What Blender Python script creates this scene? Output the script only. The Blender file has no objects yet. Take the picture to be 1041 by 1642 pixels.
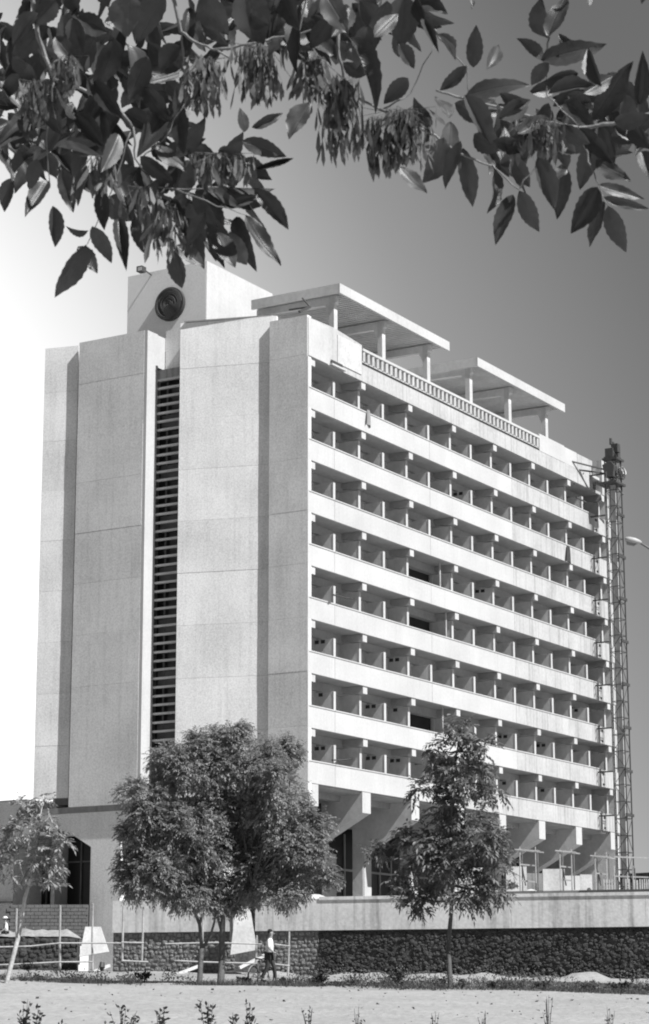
import bpy, bmesh, math, random
import numpy as np
from mathutils import Vector, Matrix, noise
random.seed(7)
sc = bpy.context.scene
COL = sc.collection
R = math.radians
# ------------------------------------------------------------------ camera
# world: X along the balcony facade (away), Y along the end wall (away, left), Z up, camera at height 0
FPX = 3538.7; CX, CY = 520.5, 821.0
YAW, PIT, ROL = 0.540853293, 0.221491522, -0.001594736
CAM = Vector((-102.4913, -62.24616, 0.0))
fwd = Vector((math.cos(YAW)*math.cos(PIT), math.sin(YAW)*math.cos(PIT), math.sin(PIT)))
rt = fwd.cross(Vector((0, 0, 1))).normalized(); up = rt.cross(fwd)
rt, up = math.cos(ROL)*rt + math.sin(ROL)*up, -math.sin(ROL)*rt + math.cos(ROL)*up
cd = bpy.data.cameras.new('camera'); cam = bpy.data.objects.new('camera', cd); COL.objects.link(cam)
m = Matrix((rt, up, -fwd)).transposed().to_4x4(); m.translation = CAM; cam.matrix_world = m
cd.sensor_fit = 'VERTICAL'; cd.sensor_height = 36.0; cd.sensor_width = 36.0
cd.lens = 36.0*FPX/1642.0; cd.clip_start = 0.1; cd.clip_end = 6000
cd.dof.use_dof = True; cd.dof.focus_distance = 40.0; cd.dof.aperture_fstop = 44.0
sc.camera = cam
# ------------------------------------------------------------------ world sky
SUN_EL, SUN_OFF = 49.0, 7.3          # elevation; degrees from the facade normal towards the end wall
ts = Vector((-math.sin(R(SUN_OFF))*math.cos(R(SUN_EL)), -math.cos(R(SUN_OFF))*math.cos(R(SUN_EL)), math.sin(R(SUN_EL))))
w = bpy.data.worlds.new('World'); sc.world = w; w.use_nodes = True
nt = w.node_tree; nt.nodes.clear()
def N(t, kind, **k):
    n = t.nodes.new(kind)
    for a, b in k.items(): setattr(n, a, b)
    return n
def math_n(t, op, a, b=None):
    n = N(t, 'ShaderNodeMath', operation=op)
    for i, v in enumerate((a, b)):
        if v is None: continue
        if isinstance(v, (int, float)): n.inputs[i].default_value = v
        else: t.links.new(v, n.inputs[i])
    return n.outputs[0]
sky = N(nt, 'ShaderNodeTexSky', sky_type='NISHITA', sun_disc=False)
sky.sun_elevation = R(SUN_EL); sky.sun_rotation = math.atan2(ts.x, ts.y); sky.air_density = 1.0; sky.dust_density = 0.4
sep = N(nt, 'ShaderNodeSeparateColor'); nt.links.new(sky.outputs[0], sep.inputs[0])
skyv = math_n(nt, 'ADD', math_n(nt, 'MULTIPLY', sep.outputs[0], 0.72), math_n(nt, 'MULTIPLY', sep.outputs[1], 0.0))  # film behind a filter: weights red and green
# pale summer haze spreading from the left, black-and-white film
geo = N(nt, 'ShaderNodeTexCoord')
az = YAW + R(24)
hz = Vector((math.cos(az)*math.cos(R(7)), math.sin(az)*math.cos(R(7)), math.sin(R(7))))
dot = N(nt, 'ShaderNodeVectorMath', operation='DOT_PRODUCT'); dot.inputs[1].default_value = hz
nrm = N(nt, 'ShaderNodeVectorMath', operation='NORMALIZE'); nt.links.new(geo.outputs['Generated'], nrm.inputs[0])
nt.links.new(nrm.outputs[0], dot.inputs[0])
ang = math_n(nt, 'MULTIPLY', math_n(nt, 'ARCCOSINE', dot.outputs['Value']), 180/math.pi)
mr = N(nt, 'ShaderNodeMapRange', interpolation_type='LINEAR'); mr.inputs[1].default_value = 0; mr.inputs[2].default_value = 90
nt.links.new(ang, mr.inputs[0])
cr = N(nt, 'ShaderNodeValToRGB'); cr.color_ramp.interpolation = 'B_SPLINE'
HZ = [(0, 0.92), (12, 0.84), (17, 0.66), (20.5, 0.46), (24, 0.27), (28, 0.135), (34, 0.045), (90, 0.0)]
el = cr.color_ramp.elements
el[0].position = 0; el[1].position = 1
for a, v in HZ[1:-1]: el.new(a/90)
for e, (a, v) in zip(sorted(el, key=lambda e: e.position), HZ): e.color = (v/2, v/2, v/2, 1)
nt.links.new(mr.outputs[0], cr.inputs[0])
SKY_K = 0.05
tot = math_n(nt, 'ADD', math_n(nt, 'MULTIPLY', cr.outputs[0], 2.0/SKY_K), skyv)
bg = N(nt, 'ShaderNodeBackground'); bg.inputs[1].default_value = SKY_K
nt.links.new(tot, bg.inputs[0]); wo = N(nt, 'ShaderNodeOutputWorld'); nt.links.new(bg.outputs[0], wo.inputs[0])
# ------------------------------------------------------------------ sun, exposure
sd = bpy.data.lights.new('sun', 'SUN'); sd.energy = 4.6; sd.angle = R(0.5); sd.color = (1, 1, 1)
so = bpy.data.objects.new('sun', sd); COL.objects.link(so)
so.rotation_euler = ts.to_track_quat('Z', 'Y').to_euler(); so.location = (-40, -60, 80)
sc.view_settings.view_transform = 'Standard'; sc.view_settings.look = 'None'
sc.view_settings.exposure = 0.68; sc.view_settings.gamma = 1.0; sc.view_settings.use_curve_mapping = False
sc.render.film_transparent = False
sc.cycles.filter_width = 2.0

# ------------------------------------------------------------------ pixel <-> place helpers
def ray(x, y): return rt*(x-CX) - up*(y-CY) + fwd*FPX
def pl(x, y, ax, val):
    d = ray(x, y); return CAM + d*((val-CAM[ax])/d[ax])
def dep(x, y, D): return CAM + ray(x, y)/FPX*D
def zat(y, D): return dep(CX, y, D).z
fh = Vector((math.cos(YAW), math.sin(YAW), 0)); rh = fh.cross(Vector((0, 0, 1)))
def cs(P): d = P-CAM; return d.dot(fh), d.dot(rh)      # distance ahead, metres to the right
def gp(D, s): return CAM + fh*D + rh*s
def ground_z(D, s):
    pts = [(-50, -1.55), (18, -1.55), (45, -0.33), (63, 0.56), (66, 0.62), (92, 1.3), (125, 1.75), (300, 2.0), (4000, 2.0)]
    z = pts[-1][1]
    for (a, za), (b, zb) in zip(pts, pts[1:]):
        if D <= b: z = za + (zb-za)*max(0, (D-a))/(b-a); break
    t = min(1, max(0, (D-40)/20))*(1 if D < 130 else max(0, 1-(D-130)/60))
    z += -0.021*max(-14, min(14, s))*t
    p = Vector((D*0.25, s*0.25, 0))
    z += 0.05*noise.noise(p) + 0.02*noise.noise(p*4.1)
    return z
def gpt(x, D):
    s = (x-CX)/FPX*D; P = gp(D, s); P.z = ground_z(D, s); return P

# ------------------------------------------------------------------ materials
def mat(name, base, rough=0.85, n1=(0.5, 0.12), n2=(18, 0.10), streak=0.0, bump=0.3, bscale=30, spec=0.3, dist=0.02, trans=0, rnd=0.0, lo=None):
    m = bpy.data.materials.new(name); m.use_nodes = True; t = m.node_tree
    b = t.nodes['Principled BSDF']; b.inputs['Roughness'].default_value = rough
    b.inputs['Specular IOR Level'].default_value = spec
    g = N(t, 'ShaderNodeNewGeometry')
    def noi(scale, det=4, vec=None):
        n = N(t, 'ShaderNodeTexNoise'); n.inputs['Scale'].default_value = scale; n.inputs['Detail'].default_value = det
        t.links.new(vec if vec else g.outputs['Position'], n.inputs['Vector']); return n.outputs[0]
    val = math_n(t, 'MULTIPLY', math_n(t, 'SUBTRACT', noi(n1[0]), 0.5), n1[1]*4)
    val = math_n(t, 'ADD', val, math_n(t, 'MULTIPLY', math_n(t, 'SUBTRACT', noi(n2[0], 6), 0.5), n2[1]*4))
    if streak:
        mp = N(t, 'ShaderNodeMapping'); mp.inputs['Scale'].default_value = (2.2, 2.2, 0.12)
        t.links.new(g.outputs['Position'], mp.inputs[0])
        s = noi(1.6, 5, mp.outputs[0])
        s = math_n(t, 'MAXIMUM', math_n(t, 'SUBTRACT', s, 0.5), 0.0)
        val = math_n(t, 'SUBTRACT', val, math_n(t, 'MULTIPLY', s, streak*5))
    if rnd:
        oi = N(t, 'ShaderNodeObjectInfo')
        val = math_n(t, 'ADD', val, math_n(t, 'MULTIPLY', math_n(t, 'SUBTRACT', oi.outputs['Random'], 0.5), rnd*2))
    val = math_n(t, 'MULTIPLY', math_n(t, 'ADD', val, 1.0), base)
    val = math_n(t, 'MAXIMUM', val, lo if lo else base*0.3)
    val = math_n(t, 'MINIMUM', val, 0.86)
    cmb = N(t, 'ShaderNodeCombineColor')
    for i in range(3): t.links.new(val, cmb.inputs[i])
    t.links.new(cmb.outputs[0], b.inputs['Base Color'])
    if bump:
        bp = N(t, 'ShaderNodeBump'); bp.inputs['Strength'].default_value = bump; bp.inputs['Distance'].default_value = dist
        t.links.new(noi(bscale, 5), bp.inputs['Height']); t.links.new(bp.outputs[0], b.inputs['Normal'])
    if trans:
        out = t.nodes['Material Output']; tr = N(t, 'ShaderNodeBsdfTranslucent'); mx = N(t, 'ShaderNodeMixShader')
        t.links.new(cmb.outputs[0], tr.inputs[0]); mx.inputs[0].default_value = trans
        t.links.new(b.outputs[0], mx.inputs[1]); t.links.new(tr.outputs[0], mx.inputs[2]); t.links.new(mx.outputs[0], out.inputs[0])
    return m
M = {}
M['white'] = mat('white_plaster', 0.50, n1=(0.35, 0.10), n2=(7, 0.08), streak=0.06, rnd=0.02, bump=0.25, bscale=12)
M['white_stained'] = mat('stained_plaster', 0.45, n1=(0.5, 0.14), n2=(5, 0.12), streak=0.3, bump=0.3, bscale=9)
M['end'] = mat('end_wall_chippings', 0.73, rnd=0.05, streak=0.10, n1=(0.3, 0.14), n2=(12, 0.2), bump=0.35, bscale=22, dist=0.02)
M['pent'] = mat('penthouse_render', 0.84, n1=(0.25, 0.06), n2=(8, 0.08), bump=0.2, bscale=20)
M['inner'] = mat('loggia_render', 0.58, n1=(0.6, 0.15), n2=(4, 0.10), bump=0.3, bscale=10)
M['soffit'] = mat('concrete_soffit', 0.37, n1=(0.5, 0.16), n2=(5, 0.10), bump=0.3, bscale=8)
M['concrete'] = mat('raw_concrete', 0.27, n1=(0.5, 0.14), n2=(6, 0.12), streak=0.35, bump=0.4, bscale=10)
M['podium'] = mat('podium_render', 0.58, n1=(0.4, 0.16), n2=(7, 0.14), streak=0.38, bump=0.4, bscale=10)
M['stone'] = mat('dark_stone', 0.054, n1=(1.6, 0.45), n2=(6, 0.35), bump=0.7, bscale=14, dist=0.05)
M['rubble'] = mat('pale_rubble', 0.20, n1=(1.3, 0.2), n2=(7, 0.25), bump=0.7, bscale=14, dist=0.05)  # paler stone for the left stonework and loose ground stones
M['rubble_dark'] = mat('mixed_rubble', 0.10, n1=(2.5, 0.35), n2=(7, 0.3), bump=0.7, bscale=14, dist=0.05)
M['rubble_mid'] = mat('earth_mortar', 0.13, n1=(1.5, 0.3), n2=(9, 0.25), bump=0.7, bscale=16, dist=0.04)
M['block'] = mat('grey_blockwork', 0.13, n1=(1.0, 0.2), n2=(9, 0.2), bump=0.5, bscale=20)
M['glass'] = mat('dark_glazing', 0.018, rough=0.35, n1=(0.8, 0.3), n2=(3, 0.1), bump=0, spec=0.4)
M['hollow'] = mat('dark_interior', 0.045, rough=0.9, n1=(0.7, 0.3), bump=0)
M['frame'] = mat('pale_frame', 0.42, n1=(1, 0.15), bump=0)
M['louver'] = mat('louver_fin', 0.46, n1=(1, 0.15), n2=(6, 0.1), bump=0.2)
M['fillp'] = mat('louver_infill', 0.11, n1=(1, 0.2), bump=0.2)
M['iron'] = mat('dark_iron', 0.055, rough=0.6, n1=(2, 0.3), bump=0.2, spec=0.5)
M['steel'] = mat('grey_steel', 0.16, rough=0.6, n1=(2, 0.3), bump=0.2, spec=0.4)
M['pole'] = mat('whitewashed_wood', 0.42, n1=(1.5, 0.3), n2=(12, 0.2), bump=0.3)
M['board'] = mat('weathered_board', 0.36, n1=(1.5, 0.2), n2=(12, 0.2), bump=0.4)
M['lime'] = mat('whitewashed_block', 0.52, n1=(1.0, 0.16), n2=(8, 0.12), bump=0.4)
M['disc'] = mat('dark_disc', 0.05, rough=0.6, n1=(2, 0.2), bump=0.2)
M['ring'] = mat('disc_ring', 0.11, rough=0.6, bump=0)
M['cloth'] = mat('white_cloth', 0.75, n1=(3, 0.06), n2=(20, 0.04), bump=0.3, bscale=12)
M['trousers'] = mat('dark_trousers', 0.05, n1=(3, 0.2), n2=(20, 0.1), bump=0.3, bscale=12)
M['skin'] = mat('skin', 0.30, n1=(5, 0.05), n2=(30, 0.04), bump=0)
M['hair'] = mat('hair', 0.02, n1=(5, 0.2), n2=(60, 0.3), bump=0.5)
M['rubber'] = mat('rubber', 0.02, bump=0)
M['sand'] = mat('pale_sand', 0.31, n1=(0.35, 0.10), n2=(3.5, 0.16), bump=0.9, bscale=5, dist=0.10)
M['dirt'] = mat('dusty_earth', 0.27, n1=(0.6, 0.22), n2=(5, 0.2), bump=0.7, bscale=6, dist=0.06)
M['road'] = mat('dusty_road', 0.19, n1=(0.6, 0.15), n2=(9, 0.15), bump=0.4)
M['grass'] = mat('dry_grass', 0.085, n1=(0.8, 0.35), n2=(5, 0.3), bump=0, trans=0.25)
M['weed'] = mat('weed_leaf', 0.05, n1=(1.5, 0.3), n2=(9, 0.3), bump=0, trans=0.2)
M['leafA'] = mat('tree_leaf', 0.26, rough=0.55, n1=(1.2, 0.3), n2=(9, 0.3), bump=0, trans=0.4, spec=0.5)
M['leafB'] = mat('tree_leaf_dark', 0.17, rough=0.55, n1=(1.2, 0.3), n2=(9, 0.3), bump=0, trans=0.3, spec=0.5)
M['leafC'] = mat('young_leaf', 0.30, rough=0.55, n1=(1.2, 0.3), n2=(9, 0.3), bump=0, trans=0.3, spec=0.5)
M['bark'] = mat('bark', 0.10, n1=(2, 0.2), n2=(14, 0.25), bump=0.8, bscale=18)
M['bark_pale'] = mat('pale_bark', 0.42, n1=(2, 0.2), n2=(14, 0.2), bump=0.6, bscale=18)
M['twig'] = mat('twig_bark', 0.17, n1=(20, 0.3), n2=(120, 0.2), bump=0.5, bscale=200, dist=0.002, rough=0.5)
M['key'] = mat('seed_key', 0.15, rough=0.5, n1=(40, 0.5), n2=(150, 0.3), bump=0, trans=0.35)
M['lamp'] = mat('lamp_grey', 0.40, rough=0.5, n1=(3, 0.1), bump=0)
M['far'] = mat('far_wall', 0.22, n1=(0.1, 0.1), bump=0)

def hero_leaf_mat():
    m = mat('ash_leaflet', 0.050, rough=0.42, n1=(25, 0.22), n2=(160, 0.14), bump=0, trans=0.16, spec=0.5, rnd=0.30)
    t = m.node_tree; b = t.nodes['Principled BSDF']
    tc = N(t, 'ShaderNodeTexCoord'); sp = N(t, 'ShaderNodeSeparateXYZ'); t.links.new(tc.outputs['Object'], sp.inputs[0])
    ax = math_n(t, 'ABSOLUTE', sp.outputs[0])
    ph = math_n(t, 'SUBTRACT', math_n(t, 'MULTIPLY', sp.outputs[1], 62.0), math_n(t, 'MULTIPLY', ax, 40.0))   # side veins run forward
    v = math_n(t, 'POWER', math_n(t, 'ABSOLUTE', math_n(t, 'SINE', ph)), 0.5)
    mid = math_n(t, 'MINIMUM', math_n(t, 'MULTIPLY', ax, 22.0), 1.0)
    h = math_n(t, 'ADD', math_n(t, 'MULTIPLY', v, 0.35), mid)
    bp = N(t, 'ShaderNodeBump'); bp.inputs['Strength'].default_value = 0.35; bp.inputs['Distance'].default_value = 0.0012
    t.links.new(h, bp.inputs['Height']); t.links.new(bp.outputs[0], b.inputs['Normal'])
    return m
M['hero'] = hero_leaf_mat()

# ------------------------------------------------------------------ mesh helpers
class MB:
    def __init__(s): s.v = []; s.f = []; s.mi = []
    def add(s, vs, fs, mi=0):
        o = len(s.v); s.v += [tuple(p) for p in vs]; s.f += [tuple(i+o for i in f) for f in fs]; s.mi += [mi]*len(fs); return s
    def box(s, x0, x1, y0, y1, z0, z1):
        vs = [(x, y, z) for z in (z0, z1) for x, y in ((x0, y0), (x1, y0), (x1, y1), (x0, y1))]
        return s.add(vs, [(3, 2, 1, 0), (4, 5, 6, 7), (0, 1, 5, 4), (1, 2, 6, 5), (2, 3, 7, 6), (3, 0, 4, 7)])
    def prism(s, poly, z0, z1):                     # poly ccw in xy; z may be lists per vertex
        n = len(poly); za = z0 if isinstance(z0, (list, tuple)) else [z0]*n; zb = z1 if isinstance(z1, (list, tuple)) else [z1]*n
        vs = [(p[0], p[1], za[i]) for i, p in enumerate(poly)] + [(p[0], p[1], zb[i]) for i, p in enumerate(poly)]
        return s.add(vs, [tuple(range(n))[::-1], tuple(range(n, 2*n))] + [(i, (i+1) % n, n+(i+1) % n, n+i) for i in range(n)])
    def prism_x(s, poly, x0, x1):                   # poly in (y,z)
        n = len(poly); vs = [(x0, p[0], p[1]) for p in poly] + [(x1, p[0], p[1]) for p in poly]
        return s.add(vs, [tuple(range(n))[::-1], tuple(range(n, 2*n))] + [(i, (i+1) % n, n+(i+1) % n, n+i) for i in range(n)])
    def tube(s, pts, rad, k=6, caps=True):
        pts = [Vector(p) for p in pts]
        rad = rad if isinstance(rad, (list, tuple)) else [rad]*len(pts)
        vs = []; fs = []; pa = None
        for i, p in enumerate(pts):
            d = (pts[min(i+1, len(pts)-1)] - pts[max(i-1, 0)]).normalized()
            a = d.cross(Vector((0, 0, 1))) if pa is None else pa - d*pa.dot(d)
            if a.length < 1e-3: a = d.cross(Vector((1, 0, 0)))
            a.normalize(); pa = a; b = d.cross(a)
            for j in range(k):
                t = 2*math.pi*j/k; vs.append(p + (a*math.cos(t) + b*math.sin(t))*rad[i])
        for i in range(len(pts)-1):
            for j in range(k): fs.append((i*k+j, i*k+(j+1) % k, (i+1)*k+(j+1) % k, (i+1)*k+j))
        if caps: fs += [tuple(range(k))[::-1], tuple(range((len(pts)-1)*k, len(pts)*k))]
        return s.add(vs, fs)
    def bar(s, a, b, w, h=None):                    # rectangular bar between two points
        a, b = Vector(a), Vector(b); h = h or w; d = (b-a).normalized()
        x = d.cross(Vector((0, 0, 1)))
        if x.length < 1e-3: x = Vector((1, 0, 0))
        x.normalize(); y = x.cross(d)
        vs = [p + x*(w/2*i) + y*(h/2*j) for p in (a, b) for i, j in ((-1, -1), (1, -1), (1, 1), (-1, 1))]
        return s.add(vs, [(3, 2, 1, 0), (4, 5, 6, 7), (0, 1, 5, 4), (1, 2, 6, 5), (2, 3, 7, 6), (3, 0, 4, 7)])
    def mesh(s, name, mats, smooth=False, org=(0, 0, 0)):
        me = bpy.data.meshes.new(name); o = Vector(org)
        me.from_pydata([tuple(Vector(v)-o) for v in s.v], [], s.f)
        for mm in (mats if isinstance(mats, (list, tuple)) else [mats]): me.materials.append(mm)
        if any(s.mi): me.polygons.foreach_set('material_index', s.mi)
        if smooth: me.polygons.foreach_set('use_smooth', [True]*len(me.polygons))
        me.update(); return me
def link(name, me, parent=None, loc=(0, 0, 0)):
    o = bpy.data.objects.new(name, me); COL.objects.link(o); o.location = loc
    if parent is not None: o.parent = parent
    return o
def part(name, mb, m, parent, smooth=False, kind=None, label=None):   # mb in world coordinates
    root = parent
    org = Vector((0, 0, 0))
    while root is not None: org += root.location; root = root.parent
    o = link(name, mb.mesh(name, m, smooth, org), parent)
    if kind: o['kind'] = kind
    if label: o['label'] = label
    return o
def thing(name, loc, label, cat, group=None):
    o = bpy.data.objects.new(name, None); COL.objects.link(o); o.location = loc
    o.empty_display_size = 0.5
    o['label'] = label; o['category'] = cat
    if group: o['group'] = group
    return o
def tag(o, label, cat, group=None, kind=None):
    o['label'] = label; o['category'] = cat
    if group: o['group'] = group
    if kind: o['kind'] = kind
    return o
def single(name, mb, m, loc, label, cat, group=None, smooth=False):
    o = link(name, mb.mesh(name, m, smooth, loc), None, loc); return tag(o, label, cat, group)
def struct(name, mb, m, smooth=False):
    o = link(name, mb.mesh(name, m, smooth)); o['kind'] = 'structure'; return o

# ================================================================== GROUND
g = MB()
Ds = [-40, -10, 0, 8, 14, 18] + [18+i*0.75 for i in range(1, 150)] + [140, 160, 200, 300, 600, 1500, 4000]
cols = 90
for D in Ds:
    half = 26 if D < 132 else D*0.9+30
    for j in range(cols+1):
        t = (j/cols*2-1); s_ = t*half if D < 132 else half*(abs(t)**1.3)*(1 if t > 0 else -1)
        s2 = s_
        if D < 132 and j in (0, cols): s2 = 3000*(1 if j else -1)
        elif D < 132 and j in (1, cols-1): s2 = 200*(1 if j > 1 else -1)
        if D >= 132 and j in (0, cols): s2 = 3500*(1 if j else -1)
        P = gp(D, s2); z = ground_z(D, s2)
        g.v.append((P.x, P.y, z))
W = cols+1
for i in range(len(Ds)-1):
    for j in range(cols):
        g.f.append((i*W+j, i*W+j+1, (i+1)*W+j+1, (i+1)*W+j)); g.mi.append(0 if (Ds[i]+Ds[i+1])/2 < 63.6 else 1)
struct('ground', g, [M['sand'], M['dirt']], smooth=True)

# ================================================================== HOTEL
B = 5.716; ZB = 13.17; U0 = -0.66; U1 = 41.28
H = thing('hotel_building', (-0.7, 0, 4.7), 'nine storey concrete hotel with white balcony bands and blank grey end wall', 'building')
def bandtop(k): return ZB + 3*k
NB = 9
# --- balcony bands, cut into precast panels with open joints
cuts = [U0, 2.25, 13.7, 25.1, 38.3]
for k in range(8):
    zt, zb = bandtop(k), bandtop(k)-1.24
    for a, b in zip(cuts, cuts[1:]):
        mm = 'white_stained' if (a > 25 or (k == 0 and a > 13)) else 'white'
        mb = MB().box(a+0.012, b-0.012, 0.0, 0.16, zb, zt-0.07)
        part('balcony_panel', mb, M[mm], H)
        part('coping', MB().box(a+0.012, b-0.012, -0.035, 0.19, zt-0.064, zt), M['white'], H)
    part('balcony_panel', MB().box(38.97, U1, 0.0, 0.16, zb, zt-0.03), M['white_stained'], H)
    f = MB().box(38.32, 38.95, 0.025, 0.2, zb+0.02, zt-0.05); part('joint_infill', f, M['inner'], H)
    f = MB().box(38.45, 38.8, 0.0, 0.024, zt-0.42, zt-0.25).box(38.45, 38.8, 0.0, 0.024, zb+0.12, zb+0.26)
    part('joint_plate', f, M['iron'], H)
# small dark stain where a panel has chipped, third band
# --- slabs, core
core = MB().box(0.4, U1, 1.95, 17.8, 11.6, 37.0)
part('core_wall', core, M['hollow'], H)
for k in range(9):
    zb = bandtop(k)-1.24
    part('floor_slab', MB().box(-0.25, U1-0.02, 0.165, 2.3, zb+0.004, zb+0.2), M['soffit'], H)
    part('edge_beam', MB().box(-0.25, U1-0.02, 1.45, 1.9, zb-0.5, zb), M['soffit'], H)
# --- cross beams, sunlit square ends and shaded sides put into the colour; dividers
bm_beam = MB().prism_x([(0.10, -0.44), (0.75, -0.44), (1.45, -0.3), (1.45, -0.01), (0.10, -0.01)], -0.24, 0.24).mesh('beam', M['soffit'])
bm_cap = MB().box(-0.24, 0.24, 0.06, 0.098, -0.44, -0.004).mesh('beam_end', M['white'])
bm_div = MB().box(-0.1, 0.1, 0.42, 2.0, -2.0, 0).mesh('divider', M['inner'])
bm_edge = MB().box(-0.115, 0.115, 0.375, 0.418, -2.0, 0).mesh('divider_edge', M['white'])
bm_patch = MB().box(-0.112, -0.104, 0, 0.27, -0.2, 0).mesh('dark_patch', M['hollow'])  # small dark rectangle laid on the divider face
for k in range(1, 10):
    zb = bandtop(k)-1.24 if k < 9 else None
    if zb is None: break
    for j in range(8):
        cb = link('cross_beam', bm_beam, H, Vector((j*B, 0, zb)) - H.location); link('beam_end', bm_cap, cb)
for k in range(0, 8):
    zt = bandtop(k); zc = bandtop(k+1)-1.24
    for j in range(15):
        u = (j+0)*B/2
        if j == 0: continue
        top = zc - (0.5 if j % 2 == 0 else 0.62)
        if j == 5 and k in (1, 3, 4): continue       # dividers not yet built
        d = link('divider', bm_div, H, Vector((u, 0, top)) - H.location)
        e = link('divider_edge', bm_edge, H, Vector((u, 0, top)) - H.location)
        if j in (1, 3, 4, 9, 11) and k in (0, 1, 2) and random.random() < 0.75 or random.random() < 0.05:
            for v_ in ((0.95, 1.35) if random.random() < 0.6 else (1.1,)): link('dark_patch', bm_patch, H, Vector((u, v_, top-0.04)) - H.location)
    if k in (1, 3, 4): part('prop', MB().tube([(15.6+0.3*k % 1, 0.5, zt-1), (15.6+0.3*k % 1, 0.5, zc)], 0.06, 6), M['pole'], H)
# top row beam ends beneath the roof parapet are covered by k=8 above
# --- loggia back walls and windows
half = B/2
wf = MB().box(0.3, 1.55, 1.70, 1.78, 0, 0.07).box(0.3, 1.55, 1.70, 1.78, 1.95, 2.02).box(0.3, 0.37, 1.70, 1.78, 0.07, 1.95).box(1.48, 1.55, 1.70, 1.78, 0.07, 1.95).box(0.9, 0.96, 1.70, 1.78, 0.07, 1.95).box(0.37, 1.48, 1.705, 1.775, 1.45, 1.51)
wfm = wf.mesh('window_frame', M['frame']); wpm = MB().box(0.37, 1.48, 1.75, 1.765, 0.07, 1.95).mesh('pane', M['glass'])
df = MB().box(1.75, 2.55, 1.70, 1.78, 2.15, 2.22).box(1.75, 1.82, 1.70, 1.78, 0, 2.15).box(2.48, 2.55, 1.70, 1.78, 0, 2.15)
dfm = df.mesh('door_frame', M['frame']); dpm = MB().box(1.82, 2.48, 1.75, 1.765, 0, 2.15).mesh('pane', M['glass'])
for k in range(8):
    zf = bandtop(k)-1.04; zc = bandtop(k+1)-1.24
    bw = MB(); bwl = bw
    for j in range(15):
        if j in (4, 5) and k in (1, 3, 4): continue
        if j == 6 and k in (1, 3, 4): part('back_wall', bw, M['inner'], H); bw = MB()
        a = j*half-0.15; b = min(a+half, U1-0.05)
        bw.box(a, a+0.3, 1.69, 1.85, zf, zc-0.3)
        bw.box(a+0.3, min(a+1.55, b), 1.69, 1.85, zf, zf+0.55)
        bw.box(a+0.3, b, 1.69, 1.85, zf+2.57 if zc-0.3 > zf+2.57 else zc-0.31, zc-0.3)
        if a+1.75 < b: bw.box(a+1.55, a+1.75, 1.69, 1.85, zf, zc-0.3)
        if a+2.55 < b: bw.box(a+2.55, b, 1.69, 1.85, zf, zc-0.3)
        if j < 14 and random.random() > 0.18:
            wn = link('window_frame', wfm, H, Vector((a, 0, zf+0.55))-H.location); link('pane', wpm, wn)
            if random.random() > 0.25:
                wn = link('door_frame', dfm, H, Vector((a, 0, zf+0.2))-H.location); link('pane', dpm, wn)
    part('back_wall', bw, M['inner'], H)
# --- roof parapet
ZP = 35.93
part('roof_parapet', MB().add([(U0, 0, ZP), (2.2, 0, ZP), (5.45, 0, ZP), (U0, 0, 38.2), (2.2, 0, 38.33), (5.45, 0, 38.12),
     (U0, 0.2, ZP), (2.2, 0.2, ZP), (5.45, 0.2, ZP), (U0, 0.2, 38.2), (2.2, 0.2, 38.33), (5.45, 0.2, 38.12)],
     [(0, 1, 4, 3), (1, 2, 5, 4), (7, 6, 9, 10), (8, 7, 10, 11), (3, 4, 10, 9), (4, 5, 11, 10), (0, 3, 9, 6), (2, 8, 11, 5), (1, 0, 6, 7), (2, 1, 7, 8)]), M['white_stained'], H)
part('parapet_facing', MB().box(U0+0.01, 1.55, -0.05, -0.004, ZP+0.02, 38.16), M['white'], H)
part('parapet_facing', MB().box(2.6, 5.35, -0.045, -0.004, ZP+0.35, 38.0), M['lime'], H)
part('parapet_step', MB().box(1.7, 3.3, -0.22, -0.05, ZP+0.02, ZP+0.12), M['white'], H)
part('parapet_hole', MB().prism_x([(-0.07, ZP+0.13), (-0.07, ZP+0.38), (-0.051, ZP+0.38), (-0.051, ZP+0.13)], 1.8, 3.1), M['iron'], H)
part('fascia', MB().box(5.47, 35.6, 0.0, 0.2, ZP, 36.93), M['white_stained'], H)
for a, b in ((29.5, 33.5), (33.52, 35.6), (35.62, 38.2)):
    part('roof_parapet', MB().box(a, b, -0.015 if a < 33 else 0.0, 0.2, 36.94 if b < 37.1 else ZP, 38.15 - (a-29)*0.012), M['white' if a < 35 else 'white_stained'], H)
part('rail_cap', MB().box(5.47, 29.48, -0.07, 0.2, 37.78, 37.93), M['white'], H)
part('rail_base', MB().box(5.47, 29.48, 0.0, 0.2, 37.08, 37.15), M['white_stained'], H)
part('rail_shadow', MB().box(5.47, 29.48, 0.05, 0.19, 36.935, 37.075), M['iron'], H)  # dark strip painting in the shadow line below the rail base
bal = MB().prism([(-0.16, 0.0), (-0.02, -0.05), (0.1, 0.0), (0.1, 0.13), (-0.16, 0.13)], 0, 0.62).mesh('baluster', M['white_stained'])
nb = 44
for i in range(nb):
    link('baluster', bal, H, Vector((5.75 + i*(29.3-5.75)/(nb-1), 0, 37.155))-H.location)
part('roof_pier', MB().box(39.9, 40.9, 0.02, 0.5, 35.95, 38.5), M['white_stained'], H)
part('corner_frame', MB().box(38.25, 39.88, 1.2, 1.4, 35.95, 38.0), M['soffit'], H)
part('roof_deck', MB().box(-0.1, U1, 0.22, 17.5, 37.01, 37.2), M['lime'], H)
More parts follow.
